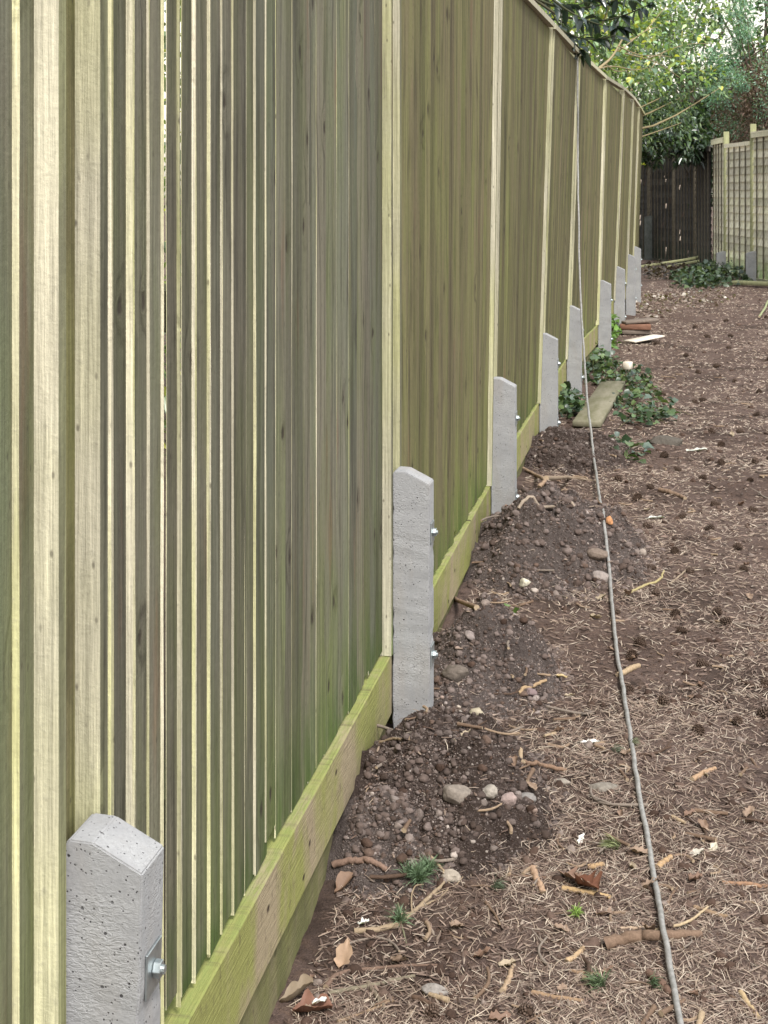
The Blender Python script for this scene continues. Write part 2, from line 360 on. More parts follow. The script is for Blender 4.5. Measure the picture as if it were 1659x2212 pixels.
# ------------------------------------------------------------------ the ground
HEAPS = [  # cx, cy, rx, ry, height, material, seed
    dict(c=(-.58, 3.95), r=(.31, .40), h=.19, m='soil_dark', s=11, label='dark stony soil heap at the foot of the second concrete spur, against the gravel boards'),
    dict(c=(-.575, 4.88), r=(.27, .40), h=.21, m='soil_grey', s=12, label='grey brown pebbly soil heap just beyond the second concrete spur'),
    dict(c=(-.45, 6.40), r=(.42, .58), h=.25, m='soil_grey', s=13, label='widest grey brown soil heap, beside the third concrete spur with the cable on it'),
    dict(c=(-.53, 8.75), r=(.36, .50), h=.15, m='soil_dark', s=14, label='low dark soil heap by the fourth concrete spur'),
    dict(c=(-.665, 3.66), r=(.18, .22), h=.13, m='soil_grey', s=15, label='small crumbly grey soil heap nearest the camera, against the lower gravel board'),
]
def gbase(x, y):
    x = np.asarray(x, float); y = np.asarray(y, float)
    return -.15 + .11*sst(2.7, 4.4, y) + .04*sst(4.4, 7.5, y) + .028*fbm(x*1.7, y*1.7, 0, 3, 3)*sst(40, 10, y) + .012*fbm(x*9, y*9, 0, 5, 3)
def heap_h(d, x, y):
    dx, dy = (x-d['c'][0])/d['r'][0], (y-d['c'][1])/d['r'][1]
    rr = np.sqrt(dx*dx+dy*dy) + .34*fbm(x*4.5, y*4.5, 0, d['s'], 4)
    p = np.where(rr < 1, (1-np.clip(rr, 0, 1)**2)**1.25, 0) - .35*np.clip(rr-1, 0, 1)
    lump = .34*fbm(x*11, y*11, 0, d['s']+9, 4) + .10*fbm(x*38, y*38, 0, d['s']+20, 3)
    return d['h']*(p + lump*np.clip(1.2-rr, 0, 1))
def height(x, y):
    g = gbase(x, y); r = g
    for d in HEAPS:
        near = heap_h(d, np.asarray(x, float), np.asarray(y, float))
        r = np.maximum(r, g + near)
    return r
def gp(u, v):
    """ground point seen at image point (u, v)"""
    z0 = F*H/(v-YH); zc = z0*np.linspace(.72, 1.16, 420)
    xc = (u-829.5)/F*zc; x, y, z = xc*CP - zc*SP, xc*SP + zc*CP, H - (v-YH)/F*zc
    h = height(x, y); i = int(np.argmax(z <= h)); p = np.array([x[i], y[i], h[i]]); return p

def ground():
    ys = [1.6]
    while ys[-1] < 45: ys.append(ys[-1] + max(.009, .0042*ys[-1]))
    ys = np.array([-60, -30, -12, -5, -2, 0, .8, 1.2, 1.4] + ys + [50, 60, 80, 120, 200, 400])
    xs = np.concatenate([[-300, -120, -50, -25, -12, -6, -3.5, -2.2, -1.5, -1.1], np.arange(-.9, 1.2, .0095), np.arange(1.2, 2.6, .03), [2.8, 3.2, 4, 6, 10, 20, 45, 120, 300]])
    X, Y = np.meshgrid(xs, ys); Z = gbase(X, Y)
    fine = .007*np.abs(fbm(X*28, Y*28, 0, 31, 3)) + .004*fbm(X*70, Y*70, 0, 37, 2)
    Z = Z + fine
    n, m = X.shape; i = np.arange(n-1)[:, None]*m + np.arange(m-1)[None]
    q = np.stack([i, i+1, i+m+1, i+m], -1).reshape(-1, 4)
    b = MB(); b.add(np.stack([X, Y, Z], -1).reshape(-1, 3), q)
    b.build('ground', 'ground', origin=(0, 0, 0), smooth=True, attrs=(), kind='structure')
ground()

_ico = None
def ico(sub=2):
    import bmesh
    bm = bmesh.new(); bmesh.ops.create_icosphere(bm, subdivisions=sub, radius=1); 
    v = np.array([p.co[:] for p in bm.verts]); f = np.array([[q.index for q in t.verts] for t in bm.faces]); bm.free(); return v, f
ICO = {k: ico(k) for k in (1, 2, 3, 4)}
def rock(sub, seed, sq=(1, 1, .7), amp=.28, ang=True):
    v, f = ICO[sub]; s = seed*3.7
    d = 1 + amp*fbm(v[:, 0]*1.3+s, v[:, 1]*1.3+s, v[:, 2]*1.3, seed, 3) + .05*fbm(v[:, 0]*6+s, v[:, 1]*6, v[:, 2]*6, seed+5, 2)
    v = v*d[:, None]
    if ang:
        g = np.random.default_rng(seed)
        for _ in range(7):
            n = g.normal(size=3); n /= np.linalg.norm(n); h = g.uniform(.62, .95); t = v@n
            v = v - np.outer(np.clip(t-h, 0, None)*.85, n)
    return v*np.array(sq), f

CT = np.array([(.10, .075, .066), (.14, .11, .10), (.07, .05, .042), (.18, .145, .13), (.24, .20, .185), (.34, .29, .26)])
TPL = [rock(2, 300+k, (1, .85, .75), .75, k % 2 == 0) for k in range(10)]
TPS = [rock(1, 330+k, (1, .85, .75), .6, False) for k in range(10)]
def scatter(m, P, S, sink, tints=None, big=.005):
    N = len(P); which = rng.integers(0, 10, N); th = rng.uniform(0, 6.28, N)
    for T, sel in ((TPL, S*1.0 > big), (TPS, S*1.0 <= big)):
        for k in range(10):
            i = np.where(sel & (which == k))[0]
            if not len(i): continue
            v, f = T[k]; c, s_ = np.cos(th[i])[:, None], np.sin(th[i])[:, None]
            V = np.stack([v[None, :, 0]*c - v[None, :, 1]*s_, v[None, :, 0]*s_ + v[None, :, 1]*c, v[None, :, 2]+0*c], -1)*S[i][:, None, None]
            V = V + (P[i]+np.array([0, 0, 1])*(S[i]*sink)[:, None])[:, None]
            Fq = (np.arange(len(i))[:, None, None]*len(v) + f[None]).reshape(-1, f.shape[1])
            t = (1, 1, 1) if tints is None else np.repeat(tints[i], len(v), 0)
            m.add(V.reshape(-1, 3), Fq, tint=t)
for d in HEAPS:
    cx, cy = d['c']; rx, ry = d['r'][0]*1.75, d['r'][1]*1.75
    st = .0055 if cy < 5.5 else .009
    xs = np.arange(max(cx-rx, -.80), cx+rx, st); ys = np.arange(cy-ry, cy+ry, st)
    X, Y = np.meshgrid(xs, ys); Z = gbase(X, Y) + heap_h(d, X, Y)
    inside = heap_h(d, X, Y)
    Z = Z + np.where(inside > -.01, .005*fbm(X*60, Y*60, 0, d['s']+50, 3) + .003*fbm(X*140, Y*140, 0, d['s']+60, 2), 0)
    n, m = X.shape; i = np.arange(n-1)[:, None]*m + np.arange(m-1)[None]
    q = np.stack([i, i+1, i+m+1, i+m], -1).reshape(-1, 4)
    q = q[(inside.ravel()[q] > -.05*d['h']-.01).any(1)]
    b = MB(); b.add(np.stack([X, Y, Z], -1).reshape(-1, 3), q)
    root = b.build('soil_heap', d['m'], origin=(cx, cy, float(gbase(cx, cy))-.02), smooth=True, attrs=(), label=d['label'], cat='soil heap', group='soil heaps dug out beside the fence')
    # crumbs of soil lying over it: nobody could count them
    cb = MB(); N = int(36000*d['r'][0]*d['r'][1]*(6 if d['c'][1] < 5.5 else 3))
    a = rng.uniform(0, 2*math.pi, N); rr = np.sqrt(rng.uniform(0, 1, N))*1.12
    px, py = cx+np.cos(a)*rr*d['r'][0], cy+np.sin(a)*rr*d['r'][1]
    ok = px > -.74; px, py = px[ok], py[ok]
    scatter(cb, np.stack([px, py, height(px, py)], -1), (sz := np.minimum(.012, .0010*rng.pareto(2.1, len(px))+.0012)*(1 if d['c'][1] < 5.5 else 1.5)), .05, np.where((sz > .0042)[:, None], CT[rng.choice(6, len(px), p=[.42, .30, .24, .02, .01, .01])], CT[rng.choice(6, len(px), p=[.25, .25, .2, .16, .1, .04])])*(1.08 if d['m'] == 'soil_grey' else .78))
    cb.build('soil_crumbs', 'stone', parent=root, smooth=False, kind='stuff')

# ------------------------------------------------------------------ the near fence
UL = [140, 848, 1061, 1165, 1224, 1292, 1326, 1352, 1366]
ZC = [2.0, 4.4, 6.85, 9.15, 11.4, 13.9, 16.2, 18.6, 20.9]
PX = [wpt(u, YH, z)[:2] for u, z in zip(UL, ZC)]
LEAN = [0, 0, .03, .065, .072, .055, .08, .07, .07]
TOP = [2.5, 2.5, 2.5, 2.5, 2.54, 2.545, 2.6, 2.65, 2.68]
GTOP = [.180, .195, .245, .262, .30, .36, .38, .40, .42]     # gravel board top per bay (0 = bay before post 1)
SPB = [-.16, -.058, .022, .027, .0, .024, -.03, -.03, -.03]
SPT = [.658, .70, .668, .655, .655, .70, .715, .745, .76]
NEARO = [.016] + [.008]*8     # outer plane offset at near end of bay that starts at post i
FARO = -.012
fence = empty('closeboard_fence', (PX[0][0]-.06, PX[0][1], -.1), 'long weathered green closeboard timber fence along the left of the path', 'fence')
P0 = np.array([PX[0][0]-.015, PX[0][1]-2.4])
pts = [P0] + list(PX) + [np.array([PX[-1][0]+.04, PX[-1][1]+2.3])]
BND = {}
def shear(V, i0, i1, Yn, Yf):
    """lean towards the path, interpolated between the two posts"""
    V = np.asarray(V, float); t = np.clip((V[..., 1]-Yn)/(Yf-Yn), 0, 1)
    V = V.copy(); V[..., 0] += (LEAN[i0]*(1-t) + LEAN[i1]*t)*V[..., 2]/2.0*(V[..., 2] > 0); return V
U1 = [(209, 2, 0), (235, 19, 1), (281.6, 18, 1), (325, 8, 1), (358, 9, 2), (370.5, 0.5, 0), (393, 8.5, 2), (404, 1, 0), (425, 8, 1), (456, 8, 1), (484.5, 6, 1), (509, 6, 1), (536.6, 2, 1),
      (556, 6, 1), (580.5, 4.5, 1), (603, 3.5, 1), (621, 1, 1), (638, 3, 1), (658, 2, 1), (674, 1, 1), (690, 2, 1), (708, 1, 1), (734, 1, 1), (760, 1.5, 1), (775, .6, 0), (790, .6, 0), (803, .6, 0), (816, .6, 0)]
for b_ in range(len(pts)-1):             # bay b_ from pts[b_] to pts[b_+1]
    i0, i1 = max(b_-1, 0), min(b_, 8)
    A, B = np.array(pts[b_]), np.array(pts[b_+1]); L = np.linalg.norm(B-A); t = (B-A)/L; nrm = np.array([t[1], -t[0]])
    no = NEARO[i0] if b_ else .0
    fo = FARO
    zt0, zt1 = TOP[i0], TOP[i1]; zb = GTOP[max(b_-1, 0)]
    s_start, s_end = .123 if b_ else .0, L - (.048 if b_ == 0 else .032)
    near_type = b_ <= 1
    bd = MB()
    if b_ == 1:
        lst = []
        for (u, wpx, fl) in U1:
            # intersect ray with the bay's outer plane
            kx = (u-829.5)/F; dirx, diry = kx*CP-SP, kx*SP+CP
            lo, hi = 1.5, 5.0
            for _ in range(40):
                zc = (lo+hi)/2; p = np.array([dirx, diry])*zc; s = (p-A)@t; o = (p-A)@nrm
                plane = no + (fo-no)*s/L - .004
                if o < plane: hi = zc
                else: lo = zc
            lst.append([max(s, .123), wpx*zc/F*(1.1 if u < 590 else .8)+(.0012 if u < 590 else 0), fl])
    else:
        lst = []; s = s_start
        if b_ == 0: s = s_end - .066 - 27*.084
        while s < s_end-.03:
            lst.append([s, .014 if near_type else .011, 1]); s += (.084 if near_type else rng.uniform(.1, .118))
    if b_ == 1:      # some sawn edges stand clear of their board by a narrow dark crevice
        l2 = []
        for q_ in lst:
            if q_[2] == 1 and q_[1] > .003 and rng.uniform() < .8: l2 += [[q_[0], q_[1], 2], [q_[0]+.0085+rng.uniform(0, .005), max(q_[1]-.0025, .001), 0]]
            else: l2.append(q_)
        lst = l2
    for j, (s, T, fl) in enumerate(lst):
        s2 = lst[j+1][0] if j+1 < len(lst) else s_end
        r = rng.uniform()
        wd = (s2-s) + (.018 if fl != 2 else 0)
        if fl == 2: wd = .0055
        wd = min(wd, s_end+.01-s)
        nz = 14; zbb = zb + .004 + rng.uniform(0, .014) + (rng.uniform(0, .035) if rng.uniform() < .2 else 0)
        zs = np.linspace(zbb, 1, nz+1); zs = zbb + (np.linspace(0, 1, nz+1))*(zt0-.03-zbb)
        jit = np.cumsum(rng.normal(0, .0006, nz+1)); jit -= np.linspace(0, jit[-1], nz+1)
        if near_type:
            prof = [(0, .002, jit), (0, max(T, .0015)+.002, jit), (wd, .0035, 0*jit), (wd, 0.0, 0*jit)]
        else:
            prof = [(-.012, 0.0, 0*jit), (-.012, .003, 0*jit), (wd-.018, .012+rng.uniform(-.002, .002), jit), (wd-.018, .001, jit)]
        cols = []
        for (ds, do, jj) in prof:
            ss = s + ds + jj; oo = no + (fo-no)*np.clip(ss/L, 0, 1) + do - .016 + jj*.5
            if near_type: oo = oo - max(T, 0)*0 
            xy = A[None] + ss[:, None]*t[None] + oo[:, None]*nrm[None]
            cols.append(np.hstack([xy, zs[:, None]]))
        k4 = len(cols)
        for e in range(4):
            a_, c_ = cols[e], cols[(e+1) % 4]
            V = np.concatenate([a_, c_]); V = shear(V, i0, i1, A[1], B[1])
            n_ = nz+1; ii = np.arange(nz); q = np.stack([ii, ii+n_, ii+n_+1, ii+1], -1)
            cutf = 1.0 if (e == 0 and near_type) else 0.0
            bd.add(V, q, rnd=r, cut=cutf)
        for e in (0, nz):
            V = shear(np.array([c[e] for c in cols]), i0, i1, A[1], B[1]); bd.add(V, np.array([[0, 1, 2, 3]] if e else [[3, 2, 1, 0]]), rnd=r, cut=.3)
    bd.build('board_panel', 'wood_near' if near_type else 'wood_far', parent=fence, attrs=('rnd',))
    # arris rails behind, cap rail on top
    rb = MB(); ang = t
    T3 = np.array([t[0], t[1], 0]); N3 = np.array([nrm[0], nrm[1], 0])
    def along(s, o, z): 
        xy = A + s*t + o*nrm; return np.array([xy[0], xy[1], z])
    for zr in (.45, 1.3, 2.2):
        c = along(L/2, -.085, zr); vv = MB()
        rb2 = MB(); rb2.box(c, T3*(L/2-.06), N3*.03, np.array([0, 0, .035]), rnd=rng.uniform())
        for k in range(len(rb2.v)): rb2.v[k] = shear(rb2.v[k], i0, i1, A[1], B[1])
        rb2.build('arris_rail', 'wood_far', parent=fence, attrs=('rnd',))
    cp = MB(); c0, c1 = along(.0, -.012, zt0-.012), along(L, -.012, zt0-.012)
    cp.box((c0+c1)/2, T3*(L/2-.052), N3*.026, np.array([0, 0, .015]), rnd=rng.uniform(), cut=.8)
    for k in range(len(cp.v)):
        V = cp.v[k]; tt = (V[:, :2]-A)@t/L; V[:, 2] += (zt1-zt0)*np.clip(tt, 0, 1); cp.v[k] = shear(V, i0, i1, A[1], B[1])
    cp.build('cap_rail', 'batten', parent=fence, attrs=('rnd',))
    # gravel boards (two, the upper a little proud of the pales, forming a ledge)
    for lev in (0, 1):
        g = MB(); za, zz = (zb-.168, zb) if lev == 0 else (zb-.168-.17, zb-.168-.010)
        oo = (.010 if lev == 0 else -.008); th = .05
        ns = 24; hi = []
        S = np.linspace(.093 if b_ else 0, L-.004, ns+1)
        wob = .0008*fbm(S*3, S*0+lev, 0, b_*3+lev, 3)
        o_out = no + (fo-no)*S/L + oo; o_in = o_out - th; r = rng.uniform() + lev*2
        def col(o, z): 
            return np.stack([A[0]+S*t[0]+o*nrm[0], A[1]+S*t[1]+o*nrm[1], z+0*S], -1)
        bv = .003
        ring = [col(o_in, za), col(o_out, za+wob), col(o_out, zz-bv+wob), col(o_out-bv, zz+wob), col(o_in, zz+wob)]
        for e in range(5):
            V = np.concatenate([ring[e], ring[(e+1) % 5]]); n_ = ns+1; ii = np.arange(ns); q = np.stack([ii, ii+1, ii+n_+1, ii+n_], -1)
            g.add(V, q, rnd=r, cut=1.0 if (e in (2, 3) and lev == 0) else 0.0)
        for e in (0, ns): g.add(np.array([c[e] for c in ring]), np.array([[0, 1, 2, 3, 4]]), rnd=r)
        g.build('gravel_board', 'gravel', parent=fence, attrs=('rnd',))
# posts and the two upright battens at each joint
for i, p in enumerate(PX):
    A = np.array(p); nx = np.array(pts[i+2]) if i+2 < len(pts) else A+np.array([0, 1]); t = (nx-A)/np.linalg.norm(nx-A); nrm = np.array([t[1], -t[0]])
    T3 = np.array([t[0], t[1], 0]); N3 = np.array([nrm[0], nrm[1], 0])
    def upright(s0, s1, o0, o1, z0, z1, name, mat, r, ca):
        m = MB(); c = A + (s0+s1)/2*t + (o0+o1)/2*nrm; nseg = 12
        for k in range(nseg):
            za, zb2 = z0+(z1-z0)*k/nseg, z0+(z1-z0)*(k+1)/nseg
            m.box((c[0], c[1], (za+zb2)/2), T3*(s1-s0)/2, N3*(o1-o0)/2, (0, 0, (zb2-za)/2), rnd=r, cuts=(0, .9, 0, .9, .5, .5) if ca else (0,)*6)
        for k in range(len(m.v)): 
            V = m.v[k].copy(); V[:, 0] += LEAN[i]*V[:, 2]/2.0*(V[:, 2] > 0); m.v[k] = V
        V = np.concatenate(m.v)
        m.build(name, mat, parent=fence, attrs=('rnd',))
    fw = .030 if i == 0 else .017
    a_out, b_out = (.010, .013) if i == 0 else (.002, .005)
    gz = GTOP[i] + .002
    # batten A: proud of the previous bay; batten B: proud of A
    upright(-.045 if i == 0 else -.030, -.020 if i == 0 else -.006, FARO-.03, a_out, GTOP[max(i-1, 0)]+.002, TOP[i]-.02, 'edge_batten', 'batten', rng.uniform(), True)
    upright(.093, .122, -.045, b_out, gz, TOP[i]-.015, 'edge_batten', 'batten', rng.uniform(), True)
    upright(-.02, .08, -.17, -.05, -.3, TOP[i]+.035, 'post', 'post_green', rng.uniform(), False)
    upright(.0, .09, -.05, -.022, gz, TOP[i]-.03, 'packer', 'wood_far', rng.uniform(), False)
# some loose nail heads / little vents are too fine to show

# ------------------------------------------------------------------ concrete spurs with bolts
import bmesh
def bevel_obj(o, w, seg=2):
    bm = bmesh.new(); bm.from_mesh(o.data); bmesh.ops.remove_doubles(bm, verts=bm.verts, dist=1e-6)
    bmesh.ops.recalc_face_normals(bm, faces=bm.faces)
    bmesh.ops.bevel(bm, geom=[e for e in bm.edges if e.calc_face_angle(0) > .3], offset=w, segments=seg, profile=.6, affect='EDGES'); bm.to_mesh(o.data); bm.free()
SPN = ['nearest the camera with a galvanised bolt on its side', 'second from the camera, standing behind the dark stony soil heap', 'third from the camera, behind the widest soil heap',
       'fourth from the camera, at the near end of the mossy plank', 'fifth from the camera, just behind the hanging cable', 'sixth from the camera, with ivy round its foot',
       'seventh from the camera, by the stacked red timber offcuts', 'eighth from the camera, half hiding the last one', 'farthest along the fence, mostly hidden behind another']
def spur(loc, rz, zb, zt, label, W=.105, D=.09, grp='concrete spurs bolted to the fence posts', lean=0, mirror=False, bolts=True, mat='concrete'):
    root = empty('concrete_spur', (loc[0], loc[1], zb-.15), label, 'concrete spur', grp)
    b = MB(); q = bmesh.new()
    z0, z1 = 0.0, zt - (zb-.15)
    prof = [(0, z0), (W, z0), (W, z1-.034), (W*.36, z1), (0.006, z1+.001), (0, z1-.004)]
    if mirror: prof = [(W-x, z) for x, z in prof][::-1]
    f = [q.verts.new((x, 0, z)) for x, z in prof]; g = [q.verts.new((x, D, z)) for x, z in prof]; n = len(prof)
    q.faces.new(f[::-1]); q.faces.new(g)
    for k in range(n): q.faces.new((f[k], f[(k+1) % n], g[(k+1) % n], g[k]))
    bmesh.ops.recalc_face_normals(q, faces=q.faces)
    bmesh.ops.bevel(q, geom=list(q.edges), offset=.0022, segments=2, affect='EDGES')
    # cut into short lengths so that the arrises can wobble and chip
    for zc_ in np.arange(.05, z1-.045, .025):
        bmesh.ops.bisect_plane(q, geom=list(q.verts)+list(q.edges)+list(q.faces), plane_co=(0, 0, zc_), plane_no=(0, 0, 1))
    for v in q.verts:
        e = abs(v.co.x-0) < .004 or abs(v.co.x-W) < .004
        nn = float(vn(v.co.z*40+loc[1]*9, v.co.x*60+v.co.y*60, 0, 4))
        v.co.x += (-1 if v.co.x > W/2 else 1)*max(0, nn-.35)*.006*(1 if e and .1 < v.co.z < z1-.06 else 0)
        v.co.y += .0010*nn*(1 if v.co.y < .02 and v.co.z < z1-.06 else 0)
    me = bpy.data.meshes.new('shaft'); q.to_mesh(me); q.free(); me.materials.append(M[mat])
    o = bpy.data.objects.new('shaft', me); COL.objects.link(o); o.parent = root
    if bolts:
        side = -1 if mirror else 1; xs = 0 if mirror else W
        for zz in (zt-.178-(zb-.15), zt-.53-(zb-.15)):
            if zz < .16: zz = .17
            pl = bmesh.new(); bmesh.ops.create_cube(pl, size=1)
            for v in pl.verts: v.co = Vector((xs+side*(.0005+.002*(v.co.x+.5)*1.6), .047+v.co.y*.058, zz+v.co.z*.06))
            bmesh.ops.bevel(pl, geom=list(pl.edges), offset=.0008, segments=1, affect='EDGES')
            me = bpy.data.meshes.new('washer_plate'); pl.to_mesh(me); pl.free(); me.materials.append(M['zinc'])
            wp = bpy.data.objects.new('washer_plate', me); COL.objects.link(wp); wp.parent = root
            hx = bmesh.new(); bmesh.ops.create_cone(hx, cap_ends=True, segments=6, radius1=.0125, radius2=.0125, depth=.010)
            bmesh.ops.bevel(hx, geom=[e for e in hx.edges], offset=.001, segments=1, affect='EDGES')
            bmesh.ops.transform(hx, matrix=Matrix.Translation((xs+side*.009, .047, zz)) @ Matrix.Rotation(R(90), 4, 'Y'), verts=hx.verts)
            hx2 = bmesh.ops.create_cone(hx, cap_ends=True, segments=12, radius1=.006, radius2=.006, depth=.006)
            bmesh.ops.transform(hx, matrix=Matrix.Translation((xs+side*.0155, .047, zz)) @ Matrix.Rotation(R(90), 4, 'Y'), verts=hx2['verts'])
            me = bpy.data.meshes.new('bolt'); hx.to_mesh(me); hx.free(); me.materials.append(M['zinc'])
            bo = bpy.data.objects.new('bolt', me); COL.objects.link(bo); bo.parent = wp
    root.rotation_euler = (0, lean, rz); return root
for i, p in enumerate(PX):
    spur((p[0]-(.0 if i else .0213), p[1]), 0 if i < 4 else -.04, SPB[i], SPT[i], 'grey concrete spur ' + SPN[i], W=.106 if i < 5 else .112, lean=(.022 if i == 0 else 0))

# ------------------------------------------------------------------ litter
def tri(u, v): return (u-829.5)/F*CP - SP
def sample_ground(N, vmin=500, vmax=2330, umin=560, umax=1720, dens=1.0):
    """points over the path, denser where it is near"""
    zmin, zmax = F*H/(vmax-YH), F*H/(vmin-YH)
    t = rng.uniform(0, 1, N)
    z = 1/(1/zmin + t*(1/zmax-1/zmin))           # uniform in image rows
    xl, xr = -.74, None
    x = rng.uniform(-.74, 1, N)
    y = z
    u = rng.uniform(0, 1, N)
    xr = np.minimum(.22*y + .75, 2.3) ; xr = np.maximum(xr, .05)
    xr = np.minimum((1659+60-829.5)/F*y*CP - y*SP + .25, 2.2)
    bend = np.interp(y, [0, 11, 14, 18.3, 30], [-.745, -.68, -.55, -.42, -.1])
    x = bend + u*(np.maximum(xr, -.2)-bend)
    return x, y
def strips(N, x, y, L0, L1, W, tints, lift=.004, dz=.3, name='needles', bend=.25):
    z = height(x, y) if N < 200000 else gbase(x, y)
    a = rng.uniform(0, math.pi, N); L = rng.uniform(L0, L1, N)*(1+0*y); el = rng.normal(0, dz, N)
    d = np.stack([np.cos(a)*np.cos(el), np.sin(a)*np.cos(el), np.abs(np.sin(el))*.7], -1)
    sd_ = np.stack([-np.sin(a), np.cos(a), 0*a], -1)
    c = np.stack([x, y, z+lift*rng.uniform(.2, 2.2, N)], -1)
    bd_ = rng.normal(0, bend, N)*L
    P = [c - d*L[:, None]/2, c + sd_*(bd_*.25)[:, None] + np.array([0, 0, 1])*(np.abs(bd_)*.08)[:, None], c + d*L[:, None]/2]
    wv = sd_*W[:, None]; up = np.array([0, 0, 1.0])*W[:, None]*.8
    rows = []
    for j, p in enumerate(P):
        k = (.55, 1, .5)[j]; rows += [p - wv*k, p + up*k, p + wv*k]
    V = np.stack(rows, 1)   # N,9,3
    q = np.array([[0, 1, 4, 3], [1, 2, 5, 4], [3, 4, 7, 6], [4, 5, 8, 7]])
    Fq = (np.arange(N)[:, None, None]*9 + q[None]).reshape(-1, 4)
    T = tints[rng.integers(0, len(tints), N)]*rng.uniform(.7, 1.25, (N, 1)); T = np.repeat(T, 9, 0)
    b = MB(); b.add(V.reshape(-1, 3), Fq, tint=T); return b
NT_ = np.array([(.34, .265, .20), (.25, .185, .145), (.17, .12, .095), (.11, .075, .06), (.46, .385, .31), (.30, .235, .19), (.10, .065, .05), (.22, .155, .125)])
N = 80000; x, y = sample_ground(N, vmin=560)
hh = height(x, y) - gbase(x, y); keep = (hh < .012) | (rng.uniform(0, 1, N) < .05) | ((hh < .04) & (rng.uniform(0, 1, N) < .3))
cl = vn(x*2.2, y*2.2, 0, 77) + .5*vn(x*7, y*7, 0, 78); keep &= (rng.uniform(-.75, 1.1, N) < 1.3*cl+.5)
nearfence = (x < -.35) & (y > 3.2); keep &= ~nearfence | (rng.uniform(0, 1, N) < .5)
x, y = x[keep], y[keep]; N = len(x)
b = strips(N, x, y, .014, .052, np.maximum(.0009, .00024*y)*rng.uniform(.7, 1.3, N), NT_)
b.build('pine_needles', 'needle', smooth=False, kind='stuff', label='dry tan pine needles strewn over the earth path', cat='pine needles')
N = 17000; x, y = sample_ground(N, vmin=520)
hh = height(x, y) - gbase(x, y); keep = (hh < .012) | (rng.uniform(0, 1, N) < .15); x, y = x[keep], y[keep]; N = len(x)
b = strips(N, x, y, .012, .034, np.maximum(.0022, .00055*y)*rng.uniform(.6, 1.5, N), NT_[[1, 2, 3, 5, 7, 6, 6, 3]]*.9, .003, .15, bend=.1)
b.build('bark_flakes', 'needle', kind='stuff', label='small bark flakes and chips scattered through the needle litter', cat='bark flakes')
# grit and crumbs over the open ground
b = MB(); N = 16000; x, y = sample_ground(N, vmin=620); z = height(x, y)
ct = np.array([(.07, .045, .035), (.11, .075, .06), (.05, .032, .025), (.2, .16, .14)])[rng.choice(4, N, p=[.38, .3, .27, .05])]
scatter(b, np.stack([x, y, z], -1), np.minimum(.012, .0016*rng.pareto(2.3, N)+.0018)*(1+.06*y), .2, ct, .007)
b.build('earth_crumbs', 'stone', kind='stuff', label='dark earth crumbs and grit lying on the path', cat='earth crumbs')

TAN, BRN, DRK, GRY, PALE = (.25, .18, .125), (.15, .10, .07), (.075, .048, .035), (.19, .155, .13), (.34, .26, .18)
def twig_mesh(seed, L=.06, r=.004, col=TAN, tip=PALE, n=7, bend=.15, side=0):
    g = np.random.default_rng(seed); s = np.linspace(-.5, .5, n)*L
    P = np.stack([s, L*bend*(np.cos(s/L*math.pi)-.6)*g.normal()*.7 + np.cumsum(g.normal(0, L*.012, n)), r*.9 + 0*s + np.abs(g.normal(0, L*.01, n))], -1)
    m = MB(); m.tube(P, .85*r*(1+.08*g.normal(size=n))*np.linspace(1.05, .8, n), 7, tint=col, tip=tip)
    for _ in range(side):
        k = g.integers(1, n-1); d = np.array([g.uniform(.3, 1), g.choice([-1, 1])*g.uniform(.4, 1), .25]); d /= np.linalg.norm(d)
        q = P[k] + d[None]*np.linspace(0, L*g.uniform(.15, .4), 4)[:, None]; m.tube(q, r*np.linspace(.6, .35, 4), 5, tint=col, tip=tip)
    return m
# many short twigs: individual objects sharing a few meshes
protos = []
for k in range(12):
    col = [TAN, BRN, TAN, GRY, BRN, (.22, .155, .11), DRK, TAN, (.32, .24, .16), BRN, GRY, TAN][k]
    o = twig_mesh(k+3, [.05, .08, .035, .1, .06, .045, .12, .07, .04, .09, .14, .055][k], [.0042, .004, .005, .0035, .0055, .004, .0045, .003, .006, .0035, .004, .0045][k], col, side=(1 if k in (3, 6, 10) else 0), bend=.3).build(
        'broken_twig', 'twig', origin=(0, 0, 0), smooth=True, label='short broken twig lying in the pine needle litter', cat='twig', group='short twigs scattered over the path')
    protos.append(o)
N = 260; x, y = sample_ground(N, vmin=760, vmax=2200)
for k in range(N):
    z = float(height(x[k], y[k])); a = rng.uniform(0, 6.28)
    if k < 12: o = protos[k]; o.location = (x[k], y[k], z+.001); o.rotation_euler = (0, rng.normal(0, .08), a); o.scale = (1.1,)*3
    else: copy_thing(protos[int(rng.integers(12))], (x[k], y[k], z+.001), (0, rng.normal(0, .08), a), rng.uniform(.6, 1.25)*(1+.03*y[k]))
